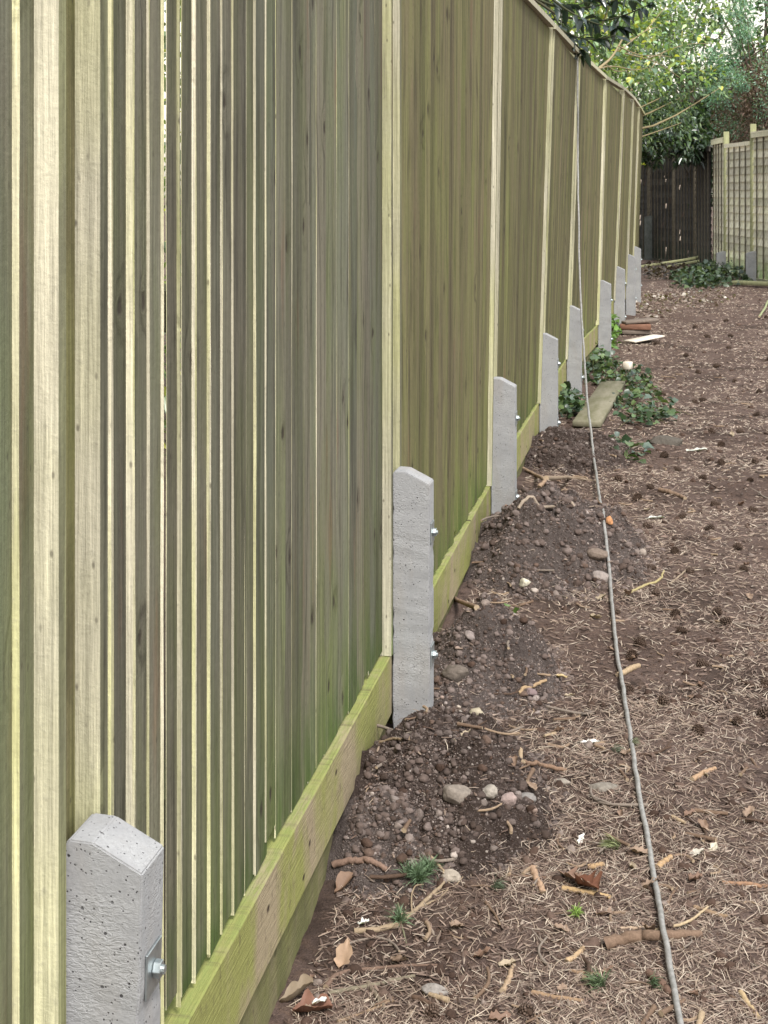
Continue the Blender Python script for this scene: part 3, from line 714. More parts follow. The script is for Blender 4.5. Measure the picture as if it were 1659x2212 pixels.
# pine cones
def cone_mesh(seed, op=.5):
    g = np.random.default_rng(seed); m = MB(); n = 88; Lc = .045
    core = MB()
    P = np.stack([np.linspace(-.5, .5, 8)*Lc, 0*np.zeros(8), 0*np.zeros(8)], -1); rr = np.array([.005, .011, .013, .0125, .011, .009, .006, .002])
    m.tube(P, rr, 9, tint=(.05, .03, .02))
    for k in range(n):
        s = (k+.5)/n; a = k*2.39996; xx = (s-.5)*Lc; r = .0125*math.sin(math.pi*min(1, s*.95+.12))**.7 + .001
        rad = np.array([0, math.cos(a), math.sin(a)]); ax = np.array([1.0, 0, 0]); tn = np.cross(ax, rad)
        o = rad*r + ax*xx; tipd = rad*(.6+op*.8) + ax*.55; tipd /= np.linalg.norm(tipd); l = .0095*(1-.35*s); w_ = .0048*(1-.35*s)
        c = (.085, .055, .04) if k % 3 else (.13, .09, .07)
        nm = np.cross(tipd, tn)
        m.add([o-tn*w_*.5, o+tn*w_*.5, o+tipd*l*.75+tn*w_, o+tipd*l+0*tn, o+tipd*l*.75-tn*w_, o+tipd*l*.6-nm*.002],
              [np.array([[0, 1, 2, 3], [0, 3, 4, 0]])[:1], np.array([[0, 3, 4]]), np.array([[0, 5, 1], [1, 5, 2], [2, 5, 3], [3, 5, 4], [4, 5, 0]])], tint=c)
    return m
cps = []
for k in range(3):
    cps.append(cone_mesh(k, [.2, .7, .45][k]).build('pine_cone', 'cone', origin=(0, 0, 0), label='small dark pine cone lying on the needle strewn path', cat='pine cone', group='pine cones scattered over the path'))
cpx = [(1515, 640+300), (1545, 795), (1660, 905), (1500, 880), (1470, 905), (1580, 820), (1640, 860), (1462, 1010), (1500, 1035), (1610, 1045), (1540, 1010), (1560, 960), (1640, 1000), (1380, 1070),
       (1345, 1025), (1415, 1050), (1620, 1115), (1520, 1150), (1440, 1200), (1570, 1180), (1345, 1325), (1595, 1350), (1385, 1395), (1480, 1330), (1503, 1445), (1380, 1490), (1640, 1490), (1415, 1525),
       (1390, 1240), (1610, 1225), (1490, 1250), (1425, 1290), (1565, 1320), (1465, 1380), (1350, 1430), (1590, 1560), (1430, 2010), (1660, 1560), (1395, 1130), (1470, 1130), (1550, 1090), (1650, 1190),
       (1445, 985), (1590, 930), (1500, 800), (1475, 760), (1600, 740), (1570, 700), (1520, 720), (1640, 790), (1555, 760), (1410, 905), (1450, 850), (1530, 860), (1640, 690), (1480, 700), (1440, 740), (1610, 990),
       (948, 2185), (1130, 2190), (1520, 1600)]
for k, (u, v) in enumerate(cpx):
    p = gp(min(u+rng.uniform(-26, 26), 1680), v+rng.uniform(-14, 14)); s = rng.uniform(.62, .85)*(1 + .05*p[1]); rot = (rng.uniform(0, 6.28), rng.normal(0, .25), rng.uniform(0, 6.28)); loc = (p[0], p[1], p[2]+.011*s)
    if k < 3: cps[k].location = loc; cps[k].rotation_euler = rot; cps[k].scale = (s,)*3
    else: copy_thing(cps[k % 3], loc, rot, s)
tag(cps[0])
# stones
SCOL = [(.24, .2, .19), (.32, .28, .26), (.17, .14, .13), (.38, .32, .27), (.27, .2, .17)]
sp_ = []
for k in range(6):
    v, f = rock(3, 70+k, (1, .8, .62), .3, True); m = MB(); m.add(v, f, tint=SCOL[k % 5])
    sp_.append(m.build('pebble', 'stone', origin=(0, 0, 0), smooth=True, label='small rounded pebble lying on the dug soil', cat='pebble', group='pebbles on the soil heaps'))
pbl = []
for d in HEAPS:
    for k in range(13 if d['h'] > .16 else 8):
        a, rr = rng.uniform(0, 6.28), rng.uniform(0, 1.05)**.6; pbl.append((d['c'][0]+math.cos(a)*rr*d['r'][0], d['c'][1]+math.sin(a)*rr*d['r'][1]))
pbl = [q for q in pbl if q[0] > -.72]
for k, (xx, yy) in enumerate(pbl):
    s = min(.026, .006+.005*rng.pareto(2.0)); loc = (xx, yy, float(height(xx, yy))+s*.15); rot = (rng.normal(0, .3), rng.normal(0, .3), rng.uniform(0, 6.28))
    if k < 6: sp_[k].location = loc; sp_[k].rotation_euler = rot; sp_[k].scale = (s,)*3
    else: copy_thing(sp_[k % 6], loc, rot, s)
def stone(u, v, wpx, label, col, sq=(1, .8, .65), seed=1, rz=0, sink=.45, name='stone', cat='stone'):
    p = gp(u, v); s = wpx/2/F*(p[1]); vv, f = rock(4, seed, sq, .34, True); q_ = vv*7; vv = vv*(1+.05*fbm(q_[:, 0], q_[:, 1], q_[:, 2], seed, 3))[:, None]
    c_, s_ = math.cos(rz), math.sin(rz); vv = vv@np.array([[c_, -s_, 0], [s_, c_, 0], [0, 0, 1]]).T*s
    m = MB(); col = tuple(.78*q for q in col); m.add(vv + p + np.array([0, 0, s*sq[2]*(1-2*sink)]), f, tint=col); m.build(name, 'stone', smooth=True, label=label, cat=cat)
stone(985, 1722, 66, 'large pale grey stone half buried in the dark soil heap', (.26, .22, .19), (1, .7, .7), 3)
stone(1054, 1716, 38, 'knobbly pale stone between two larger stones beside the dark heap', (.36, .32, .28), (1, .9, .8), 4)
stone(1097, 1735, 40, 'smooth pinkish stone at the right end of the row of stones', (.34, .26, .24), (1, .8, .85), 5, .6)
stone(1135, 1726, 46, 'flat grey lump of rubble right of the pinkish stone', (.24, .22, .21), (1, .8, .5), 6)
stone(905, 1768, 30, 'egg shaped grey brown stone standing in the dark soil heap', (.2, .16, .145), (.75, .7, 1), 7)
stone(938, 2147, 58, 'smooth grey stone lying in the needles near the camera', (.30, .27, .25), (1, .6, .5), 8, .1, .3)
stone(975, 1895, 40, 'pale crusty stone at the end of the pine branch', (.42, .36, .3), (1, .8, .7), 9)
stone(1030, 1545, 34, 'cream stone at the front foot of the second heap', (.45, .39, .29), (1, .8, .8), 10)
stone(985, 1465, 62, 'broad brown grey stone bedded in the pebbly heap', (.17, .14, .12), (1, .7, .7), 12)
stone(1300, 1250, 44, 'rounded pinkish grey stone under the cable at the foot of the widest heap', (.34, .29, .27), (1, .8, .7), 13)
stone(1290, 1200, 52, 'brown stone on the widest heap left of the cable', (.22, .17, .14), (1, .7, .5), 14)
stone(1134, 1262, 26, 'small cream white stone in front of the widest heap', (.6, .56, .45), (1, .8, .8), 15)
stone(1388, 1198, 22, 'small upright stone at the right foot of the widest heap', (.36, .3, .26), (.8, .6, 1.1), 16)
stone(1317, 1128, 22, 'orange broken stone lying where the cable meets the heap', (.6, .3, .15), (.8, .7, .9), 17)
stone(1440, 958, 76, 'dark rough block of rubble lying on the path beyond the heaps', (.12, .105, .09), (1, .55, .42), 18, .1)
stone(1310, 1705, 70, 'crumbly flat grey stone left of the cable', (.25, .22, .19), (1, .6, .35), 19)
stone(1215, 1693, 40, 'pale pebbly lump lying between the heap and the cable', (.32, .28, .24), (1, .7, .5), 20)
stone(1148, 1500, 28, 'purplish square stone low on the pebbly heap', (.24, .18, .18), (1, .8, .8), 21)

# ------------------------------------------------------------------ sticks, sprigs, leaves placed one by one
def stick(pts_, r0, r1, label, col, tip=PALE, name='stick', lift=.0, cat='stick', side=None, parent=None, n=24, seed=0):
    g = np.random.default_rng(seed+len(label)); Q = np.array([gp(u, v) + np.array([0, 0, (q[0] if q else 0)]) for (u, v, *q) in pts_])
    s = np.linspace(0, len(Q)-1, n); P = np.stack([np.interp(s, range(len(Q)), Q[:, k]) for k in range(3)], -1)
    for _ in range(2): P[1:-1] = (P[:-2]+2*P[1:-1]+P[2:])/4
    r = np.linspace(r0, r1, n)*(1+.16*fbm(np.linspace(0, 5, n)+seed, 0*np.linspace(0, 1, n)+len(label), 0, 5, 3)); P[:, 2] += r*.8 + lift
    P[1:-1] += g.normal(0, r0*.15, (n-2, 3)); P[:, 2] = np.maximum(P[:, 2], height(P[:, 0], P[:, 1])+r*.75)
    m = MB(); col = tuple(.8*q for q in col); m.tube(P, r, 9, tint=col, tip=tip)
    if side:
        for (sp, rr) in side:
            Q = np.array([gp(u, v) + np.array([0, 0, (q[0] if q else 0)]) for (u, v, *q) in sp]); s = np.linspace(0, len(Q)-1, 12)
            P2 = np.stack([np.interp(s, range(len(Q)), Q[:, k]) for k in range(3)], -1); P2[1:-1] = (P2[:-2]+2*P2[1:-1]+P2[2:])/4; P2[:, 2] = np.maximum(P2[:, 2]+rr, height(P2[:, 0], P2[:, 1])+rr); m.tube(P2, np.linspace(rr, rr*.6, 12), 6, tint=col, tip=tip)
    return m.build(name, 'twig', smooth=True, label=label, cat=cat)
def needles_tuft(m, p, L, n, dirv=(0, 0, 1), spread=.7, col=(.10, .16, .08), wd=.0009):
    dirv = np.array(dirv, float); dirv /= np.linalg.norm(dirv)
    for _ in range(n):
        d = dirv + rng.normal(0, spread, 3); d[2] = abs(d[2])*.8+.05; d /= np.linalg.norm(d); l = L*rng.uniform(.6, 1.1)
        s = np.cross(d, rng.normal(size=3)); s /= np.linalg.norm(s); a = np.array(p)+rng.normal(0, .004, 3); mid = a+d*l*.5+np.array([0, 0, .004]); e = a+d*l-np.array([0, 0, l*.12])
        c = np.array(col)*rng.uniform(.6, 1.6); nn = np.cross(d, s)*wd*.6
        m.add([a-s*wd*.5, a+s*wd*.5, mid+s*wd, mid-s*wd, e, mid+nn], [np.array([[0, 1, 2, 3]]), np.array([[3, 2, 4]]), np.array([[0, 5, 1], [3, 5, 4]])], tint=c)
br = stick([(765, 2018), (820, 2016), (870, 1998), (905, 1965), (940, 1930), (965, 1905), (955, 1880), (925, 1850)], .0062, .0035, 'forked pine branch with green needles lying in front of the dark soil heap', (.33, .25, .17), name='pine_branch', cat='branch',
           side=[([(870, 1998), (855, 2005), (835, 2008)], .003), ([(905, 1965), (950, 1945), (968, 1925), (970, 1905)], .0032), ([(890, 1980), (888, 1955, .02), (897, 1943, .03), (915, 1942, .03)], .0022), ([(935, 1938), (985, 1915), (1000, 1900)], .002)])
nm = MB()
for (u, v, l, n) in ((905, 1910, .05, 240), (925, 1890, .05, 150), (885, 1900, .045, 80), (862, 2000, .045, 110)):
    needles_tuft(nm, gp(u, v)+np.array([0, 0, .006]), l, n, (0, -.1, .7), .6, (.13, .19, .11))
nm.build('needles', 'needle_green', parent=br, kind='stuff')
def sprig(u, v, label, n=90, L=.045, col=(.12, .17, .09), dirv=(1, 0, .2), spread=.5):
    m = MB(); p = gp(u, v); needles_tuft(m, p+np.array([0, 0, .008]), L, n, dirv, spread, col)
    st = p+np.array([[0, 0, .006], [-.02, .005, .008], [-.05, .0, .006]]); m.tube(st, [.002, .002, .0022], 6, tint=BRN)
    m.build('pine_sprig', 'needle_green', label=label, cat='pine sprig')
sprig(1065, 1925, 'small dull green pine sprig in dark litter right of the pine branch', 60, .035, (.09, .11, .07))
sprig(1335, 1838, 'olive green pine sprig tucked beside the cable', 80, .05, (.17, .19, .09), (-1, .1, .15), .28)
sprig(1300, 2140, 'spread green pine sprig left of the cable near the camera', 100, .05, (.10, .14, .07), (-.5, .2, .1), .7)
sprig(1405, 2135, 'small pine sprig just left of the cable at the bottom', 50, .03, (.09, .13, .07))
sprig(1360, 1615, 'faint green pine sprig crossing under the cable', 40, .04, (.14, .15, .09))
sprig(1325, 1630, 'grey green sprig among the needles right of the cable', 40, .04, (.13, .14, .1), (1, 0, .1), .3)
sprig(1245, 1985, 'bright green feathery moss sprig among the needles', 120, .022, (.20, .30, .07), (0, 0, .6), .8)
stick([(1308, 2052), (1345, 2040), (1400, 2032), (1450, 2030), (1512, 2026)], .0145, .0085, 'thick bark covered branch piece lying under the cable', (.21, .14, .10), name='branch_piece', cat='branch')
stick([(1415, 2014), (1470, 2014, .014), (1492, 2008, .016), (1535, 1958)], .0034, .0025, 'pale split sliver of wood lying on the thick branch piece', (.48, .37, .24))
stick([(1340, 2010), (1400, 2006)], .004, .003, 'pale splinter lying just behind the thick branch piece', (.5, .37, .27))
stick([(1390, 1910), (1420, 1945), (1440, 1975)], .006, .0045, 'dark curved stick right of the cable', DRK)
stick([(1180, 1895), (1250, 1925), (1330, 1950)], .004, .003, 'thin brown stick running toward the cable', BRN)
stick([(1215, 1925), (1275, 1935), (1320, 1945)], .007, .005, 'stripped yellow wood stick left of the cable', (.48, .33, .18))
stick([(1150, 1885), (1160, 1910), (1175, 1935)], .009, .007, 'chunky splintered stub of pale wood and red bark', (.42, .28, .19))
stick([(704, 2140), (718, 2115), (754, 2100), (800, 2098), (860, 2090), (946, 2088)], .0058, .0028, 'long thin reddish twig nearest the gravel boards', (.19, .125, .095))
stick([(712, 2152), (795, 2136), (850, 2122), (896, 2112)], .005, .003, 'grey green twig just in front of the long reddish twig', (.21, .18, .13))
stick([(795, 2130), (815, 2160), (830, 2180)], .0052, .0045, 'short grey stick pointing at the camera across the twigs', (.2, .16, .12))
stick([(730, 2212), (790, 2190), (850, 2165)], .004, .003, 'bent brown stick at the bottom edge by the fence', (.3, .21, .14))
stick([(893, 2160), (935, 2178), (975, 2190)], .006, .005, 'dark brown stick beside the smooth grey stone', (.14, .09, .065))
stick([(860, 1955), (870, 2010), (880, 2050)], .0024, .002, 'thin grey green stem crossing the pine branch', (.2, .19, .12))
stick([(1130, 1652), (1175, 1660), (1222, 1668)], .0065, .005, 'straight brown stick lying right of the stones', (.25, .16, .11))
stick([(1100, 1895), (1160, 1897), (1210, 1905)], .0035, .003, 'thin red brown twig in the middle of the litter', (.22, .14, .10))
stick([(1420, 1880), (1435, 1868), (1450, 1855)], .0072, .006, 'yellow brown stub of stick right of the cable', (.45, .3, .17))
stick([(1270, 1878), (1285, 1876), (1305, 1872)], .006, .006, 'short stub beside the olive pine sprig', (.42, .28, .16))
stick([(1495, 1690), (1525, 1672), (1545, 1665)], .007, .0055, 'stout orange brown stick on the right of the path', (.42, .28, .18))
stick([(1640, 1890), (1600, 1870), (1560, 1855), (1500, 1848)], .004, .003, 'long dark twig at the right edge of the frame', DRK)
stick([(1500, 1965), (1540, 1978), (1572, 1985)], .0055, .0045, 'brown stick beyond the split sliver', (.29, .2, .13))
stick([(1560, 1912), (1610, 1915), (1659, 1920)], .005, .005, 'reddish stick pointing off the right edge', (.32, .19, .12))
stick([(1400, 2110), (1430, 2135), (1462, 2165)], .0085, .008, 'dark stubby stick beside the cable near the bottom', (.16, .10, .075))
stick([(1600, 2150), (1620, 2180), (1640, 2205)], .006, .005, 'pale peeled stick near the lower right corner', (.46, .34, .2))
stick([(1225, 2085), (1255, 2060), (1262, 2050)], .0062, .0045, 'pale brown chunk of stick left of the thick branch piece', (.47, .33, .2))
stick([(1150, 2150), (1200, 2160), (1260, 2168)], .0055, .004, 'long straight tan stick in the near litter', (.33, .22, .14))
stick([(1085, 2150), (1100, 2120), (1110, 2090)], .007, .0045, 'pale split stick pointing away near the bottom', (.42, .3, .2))
stick([(1300, 2108), (1270, 2110), (1230, 2102)], .0048, .004, 'brown stick lying behind the spread pine sprig', (.3, .2, .13))
stick([(840, 1985), (875, 1975), (900, 1972)], .003, .002, 'thin pale twig lying behind the pine branch', (.36, .28, .2))
stick([(720, 1878), (760, 1868), (805, 1868), (835, 1885)], .0085, .006, 'root like bark stick at the foot of the crumbly grey heap', (.23, .15, .115))
stick([(820, 1608), (850, 1598), (885, 1602)], .004, .003, 'thin bent twig on the crest of the dark heap against the spur', (.3, .22, .15))
stick([(1360, 1285), (1385, 1270), (1415, 1262), (1430, 1250), (1434, 1235)], .006, .004, 'curled yellow green root at the right of the widest heap', (.4, .33, .17))
stick([(1448, 1262), (1470, 1245), (1490, 1225)], .004, .003, 'thin pale stick leaning by a pine cone', (.33, .26, .19))
stick([(1335, 1465), (1360, 1452), (1380, 1443)], .0095, .0085, 'stout pale stick lying right of the cable', (.42, .31, .2))
stick([(1120, 1503), (1145, 1490), (1180, 1475)], .006, .0045, 'tan stick behind the pebbly heap', (.4, .28, .17))
stick([(965, 1275), (985, 1300), (1030, 1318)], .006, .009, 'curved root lying against the gravel board', (.3, .2, .14))
stick([(1120, 1105), (1180, 1100), (1240, 1103)], .008, .006, 'pale thin branch lying on the back of the widest heap', (.36, .29, .23))
stick([(1130, 1015), (1160, 1030), (1180, 1045), (1165, 1060)], .009, .009, 'forked pale root near the third spur', (.33, .23, .16))
stick([(1180, 1040), (1230, 1035), (1290, 1042)], .011, .006, 'long grey brown branch end between heap and cable', (.29, .22, .16))
stick([(1185, 905), (1230, 902), (1255, 893), (1275, 898), (1300, 912)], .013, .01, 'dark forked twig lying across the mossy plank', (.06, .045, .035), side=[([(1240, 870, .02), (1255, 893, .02)], .01)])
stick([(1425, 1062), (1460, 1072), (1480, 1080)], .012, .01, 'brown stick lying on the path beyond the widest heap', (.25, .17, .12))
stick([(1640, 690), (1652, 672), (1659, 655)], .014, .012, 'green stem leaning up at the right edge', (.33, .36, .2), lift=.02)

def leafcurl(u, v, L, Wd, label, col, rz=0, curl=.5, tilt=.25, name='dead_leaf', cat='dead leaf', lift=.004):
    p = gp(u, v); n, m_ = 13, 7; s = np.linspace(0, 1, n); tt = np.linspace(-1, 1, m_)
    S, T = np.meshgrid(s, tt, indexing='ij'); wv = np.sin(np.pi*np.clip(S*.96+.02, 0, 1))**.75*Wd/2*(1+.55*vn(S*7+u, T*.0+v, 0, 3))
    X = (S-.5)*L; Y = T*wv; Z = curl*np.abs(T)**1.6*wv + tilt*(S-.3)*L*(S > .3) + .006*fbm(S*5+u, T*3+v, 0, 9, 3)
    V = np.stack([X, Y, Z], -1).reshape(-1, 3); c_, s_ = math.cos(rz), math.sin(rz); V = V@np.array([[c_, -s_, 0], [s_, c_, 0], [0, 0, 1]]).T
    V = np.concatenate([V, V - np.array([0, 0, .0006])]) + p + np.array([0, 0, lift])
    i = np.arange(n-1)[:, None]*m_+np.arange(m_-1)[None]; q = np.stack([i, i+m_, i+m_+1, i+1], -1).reshape(-1, 4)
    m = MB(); m.add(V, np.concatenate([q, q[:, ::-1]+n*m_]), tint=col); return m.build(name, 'dry_leaf', smooth=True, label=label, cat=cat)
leafcurl(745, 1925, .06, .03, 'curled tan dead leaf against the foot of the gravel board', (.2, .125, .085), .9, 1.1, .6)
leafcurl(1232, 1905, .075, .045, 'pinkish brown curled leaf left of the cable', (.33, .21, .16), -1.1, .8, .35)
leafcurl(1268, 1925, .09, .05, 'dark red brown curled bark leaf beside the pinkish leaf', (.22, .10, .065), -.9, 1.1, .3)
leafcurl(1306, 1978, .045, .04, 'round pale brown leaf near the moss sprig', (.36, .25, .19), -.5, .2, .25)
leafcurl(640, 2165, .07, .045, 'pale folded dead leaf at the bottom of the gravel board', (.27, .21, .15), .4, 1.2, .7)
leafcurl(675, 2190, .08, .06, 'dark red brown dead leaf at the lower left corner of the path', (.2, .10, .07), .1, .8, .2)
leafcurl(742, 2085, .045, .03, 'small upright tan dead leaf left of the smooth grey stone', (.38, .26, .18), 1.3, .5, 1.3)
leafcurl(1275, 1608, .055, .02, 'crumpled white scrap lying left of the cable', (.75, .74, .74), .1, .5, .1, 'paper_scrap', 'paper scrap')
leafcurl(785, 1998, .025, .015, 'tiny white scrap behind the pine branch', (.7, .7, .68), .3, .5, .3, 'paper_scrap', 'paper scrap')
leafcurl(690, 2188, .03, .022, 'white crumpled scrap lying on the red brown dead leaf', (.7, .68, .66), .3, .7, .3, 'paper_scrap', 'paper scrap', lift=.02)
leafcurl(1205, 1462, .085, .022, 'flat yellow sliver of wood on the side of the pebbly heap', (.62, .48, .27), -.75, .1, .1, 'wood_sliver', 'wood sliver')
leafcurl(1415, 1122, .09, .03, 'white scrap lying on the path beyond the widest heap', (.62, .62, .6), .2, .4, .1, 'paper_scrap', 'paper scrap')
leafcurl(1505, 975, .12, .06, 'pale scrap out in the middle of the far path', (.6, .6, .56), .2, .4, .1, 'paper_scrap', 'paper scrap')
leafcurl(1255, 1822, .035, .015, 'small white flake beside the cable', (.72, .7, .68), 1.3, .5, .5, 'paper_scrap', 'paper scrap')
leafcurl(1505, 1850, .035, .02, 'pale grey leaf fragment right of the cable', (.52, .48, .42), .3, .4, .4)
leafcurl(1540, 1838, .03, .018, 'tiny cream leaf fragment on the right of the path', (.55, .5, .4), .9, .4, .4)
N = 90; x, y = sample_ground(N, vmin=700, vmax=2200)
base_leaf = None
for k in range(N):
    col = [(.27, .19, .14), (.2, .125, .09), (.36, .29, .21), (.24, .16, .115)][k % 4]
    if k < 4:
        zc = 1; o = leafcurl(1200+k*60, 1500, .032, .018, 'small brown leaf fragment in the needle litter', col, 0, .6, .3); o['group'] = 'small leaf fragments in the litter'
        V = np.zeros(len(o.data.vertices)*3, np.float32); o.data.vertices.foreach_get('co', V); V = V.reshape(-1, 3); V[:, 2] -= V[:, 2].min(); o.data.vertices.foreach_set('co', V.ravel())
        if k == 0: LP = []
        LP.append(o); o.location = (x[k], y[k], float(height(x[k], y[k]))+.003)
    else: copy_thing(LP[k % 4], (x[k], y[k], float(height(x[k], y[k]))+.003), (rng.normal(0, .25), rng.normal(0, .25), rng.uniform(0, 6.28)), rng.uniform(.6, 1.3)*(1+.05*y[k]))

# ------------------------------------------------------------------ the cable
cb = []
top5 = PX[4]
air = [(1243, 112, 11.33), (1244.5, 104, 11.28), (1247, 112, 11.22), (1248, 330, 10.9), (1250, 480, 10.6), (1253, 600, 10.3), (1258, 720, 9.9), (1268, 860, 9.2), (1283, 990, 8.35), (1293, 1060, 7.45), (1300, 1102, 6.98)]
for (u, v, z) in air: cb.append(wpt(u, v, z))
for (u, v) in ((1303, 1128), (1306, 1150), (1311, 1170), (1317, 1260), (1330, 1400), (1350, 1520), (1364, 1620), (1380, 1720), (1398, 1825), (1418, 1935), (1435, 2040), (1450, 2120), (1475, 2235), (1500, 2360)):
    p = gp(u, v); p[2] += .012 + (.020 if 2000 < v < 2060 else 0); cb.append(p)
cb[11][2] -= .02
cb = np.array(cb); L_ = np.concatenate([[0], np.cumsum(np.linalg.norm(np.diff(cb, axis=0), axis=1))]); s = np.linspace(0, L_[-1], 420)
P = np.stack([np.interp(s, L_, cb[:, k]) for k in range(3)], -1)
for _ in range(14): P[1:-1] = (P[:-2]+2*P[1:-1]+P[2:])/4
P[:, 0] += .003*fbm(P[:, 1]*3, 0*P[:, 1], 0, 55, 2)
g_ = P[:, 1] < 6.9
P[:, 2] = np.where(g_, np.maximum(P[:, 2], height(P[:, 0], P[:, 1])+.006), P[:, 2])
for _ in range(5): P[1:-1] = (P[:-2]+2*P[1:-1]+P[2:])/4
P[:, 0] += .0025*fbm(P[:, 1]*14, 0*P[:, 1], 0, 56, 2)
m = MB(); m.tube(P, .0068, 10)
m.build('cable', 'cable', smooth=True, attrs=(), label='long thin grey cable hanging from the fence top and trailing along the path', cat='cable')

# ------------------------------------------------------------------ planks, offcuts
def plank(pc, ax, hl, hw, ht, mat, label, cat, name, tilt=0, z=None):
    m = MB(); a = np.array([math.cos(ax), math.sin(ax), tilt]); a /= np.linalg.norm(a); bb = np.array([-math.sin(ax), math.cos(ax), 0]); c = np.cross(a, bb)
    m.box(pc, a*hl, bb*hw, c*ht); o = m.build(name, mat, attrs=(), label=label, cat=cat); bevel_obj(o, min(ht*.3, .004), 1); return o
pa, pb = gp(1238, 925), gp(1335, 832); pa = (gp(1235, 925)+gp(1300, 932))/2; pb = (gp(1300, 838)+gp(1350, 838))/2
d = pb-pa; L_ = np.linalg.norm(d[:2]); plank((pa+pb)/2+np.array([0, 0, .035]), math.atan2(d[1], d[0]), L_/2, .09, .018, 'moss_plank', 'flat mossy green plank lying beside the fourth and fifth spurs', 'plank', 'plank')
q = gp(1372, 722); z0 = q[2]
plank(q+np.array([0, 0, .03]), .15, .15, .12, .022, 'grey_timber', 'grey timber offcut at the bottom of the small stack', 'timber offcut', 'timber_offcut')
plank(q+np.array([.0, .0, .085]), .05, .16, .13, .028, 'red_timber', 'reddish timber offcut in the middle of the small stack', 'timber offcut', 'timber_offcut')
plank(q+np.array([.04, .02, .14]), .42, .19, .10, .014, 'grey_timber', 'thin grey brown board slanting on top of the small stack', 'timber offcut', 'timber_offcut', tilt=.06)
q = gp(1392, 741); plank(q+np.array([0, 0, .045]), .75, .20, .085, .006, 'pale_board', 'pale pinkish offcut of sheet board propped in front of the timber stack', 'board offcut', 'board_offcut', tilt=.1)
q = gp(1356, 822); plank(q+np.array([0, 0, .12]), 1.2, .035, .03, .03, 'pale_board', 'small cream block of wood in the ivy above the mossy plank', 'wood block', 'wood_block')
q = gp(1640, 622); plank(q+np.array([.3, 0, .06]), -.5, .75, .10, .03, 'post_green', 'long sleeper lying at the foot of the right hand fence', 'sleeper', 'sleeper')
for k, (u, v, a) in enumerate(((1455, 583, .5), (1470, 577, .6), (1440, 588, .25))):
    q = gp(u, v); plank(q+np.array([0, 0, .08+.05*k]), a, .55, .04, .02, 'post_green', ['yellowish plank leaning in the dark at the far end', 'upper plank of the dumped pile at the far end', 'lowest plank of the dumped pile at the far end'][k], 'plank', 'plank', tilt=.15)

# ------------------------------------------------------------------ leaves
def leaf_batch(m, P, D, L, Wd, cols, fold=.25, droop=.15):
    """P (N,3) base points, D (N,3) directions"""
    N = len(P); D = D/np.linalg.norm(D, axis=1)[:, None]
    S = np.cross(D, rng.normal(size=(N, 3))*.5+np.array([0, 0, 1.0])); S /= np.linalg.norm(S, axis=1)[:, None]+1e-9; U = np.cross(S, D)
    L = L[:, None]; W = (L*Wd/2)
    ctr = P + D*L*.5 - np.array([0, 0, 1])*L*droop*.2; tipp = P + D*L - np.array([0, 0, 1])*L*droop
    a1 = P + D*L*.22 + S*W*.8 + U*W*fold; a2 = P + D*L*.62 + S*W*.92 + U*W*fold; b1 = P + D*L*.22 - S*W*.8 + U*W*fold; b2 = P + D*L*.62 - S*W*.92 + U*W*fold
    V = np.stack([P, a1, a2, tipp, b2, b1, ctr], 1); q = np.array([[0, 1, 2, 6], [6, 2, 3, 3], [0, 6, 4, 5], [6, 3, 4, 4]])
    base = np.arange(N)[:, None, None]*7
    T = cols[rng.integers(0, len(cols), N)]*rng.uniform(.65, 1.4, (N, 1)); T = np.repeat(T, 7, 0)
    f4 = (base + np.array([[0, 1, 2, 6], [0, 6, 4, 5]])[None]).reshape(-1, 4); f3 = (base + np.array([[6, 2, 3], [6, 3, 4]])[None]).reshape(-1, 3)
    m.add(V.reshape(-1, 3), [f4, f3], tint=T)
def clump_points(N, c, r, k, cr, shell=.55, seed=0, zmin=None):
    """leaf points in k clumps scattered over an ellipsoid's outer part"""
    g = np.random.default_rng(seed); d = g.normal(size=(k, 3)); d /= np.linalg.norm(d, axis=1)[:, None]
    C = np.array(c) + d*np.array(r)*g.uniform(shell, 1, (k, 1)); i = g.integers(0, k, N); s = g.uniform(.5, 1.2, k)*cr
    e = g.normal(size=(N, 3)); e /= np.linalg.norm(e, axis=1)[:, None]; P = C[i] + e*(s[i]*g.uniform(0, 1, N)**.45)[:, None]
    D = e*.6 + (P-np.array(c))/np.array(r)*.3 + g.normal(0, .5, (N, 3)); return P, D, C
GRN = np.array([(.08, .135, .085), (.11, .175, .10), (.15, .22, .12), (.06, .095, .06), (.19, .25, .13)])
DKG = np.array([(.018, .034, .016), (.028, .05, .022), (.04, .06, .03), (.012, .024, .012)])
YEL = np.array([(.22, .30, .08), (.28, .34, .09), (.16, .23, .07), (.46, .45, .1)])
def branches(m, base, C, r0=.09, k=None, col=(.25, .19, .12), seed=1, r1=.008):
    g = np.random.default_rng(seed); base = np.array(base, float)
    for c in C[:k]:
        mid = base*.45+c*.55 + g.normal(0, .15, 3); top = base.copy(); top[2] = max(base[2], c[2]*.35)
        Q = np.array([base, (base+mid)/2+np.array([0, 0, .25]), mid, c]); s = np.linspace(0, 3, 10); P = np.stack([np.interp(s, range(4), Q[:, j]) for j in range(3)], -1)
        for _ in range(2): P[1:-1] = (P[:-2]+2*P[1:-1]+P[2:])/4
        m.tube(P, np.linspace(r0*.35, r1, 10), 6, tint=col)
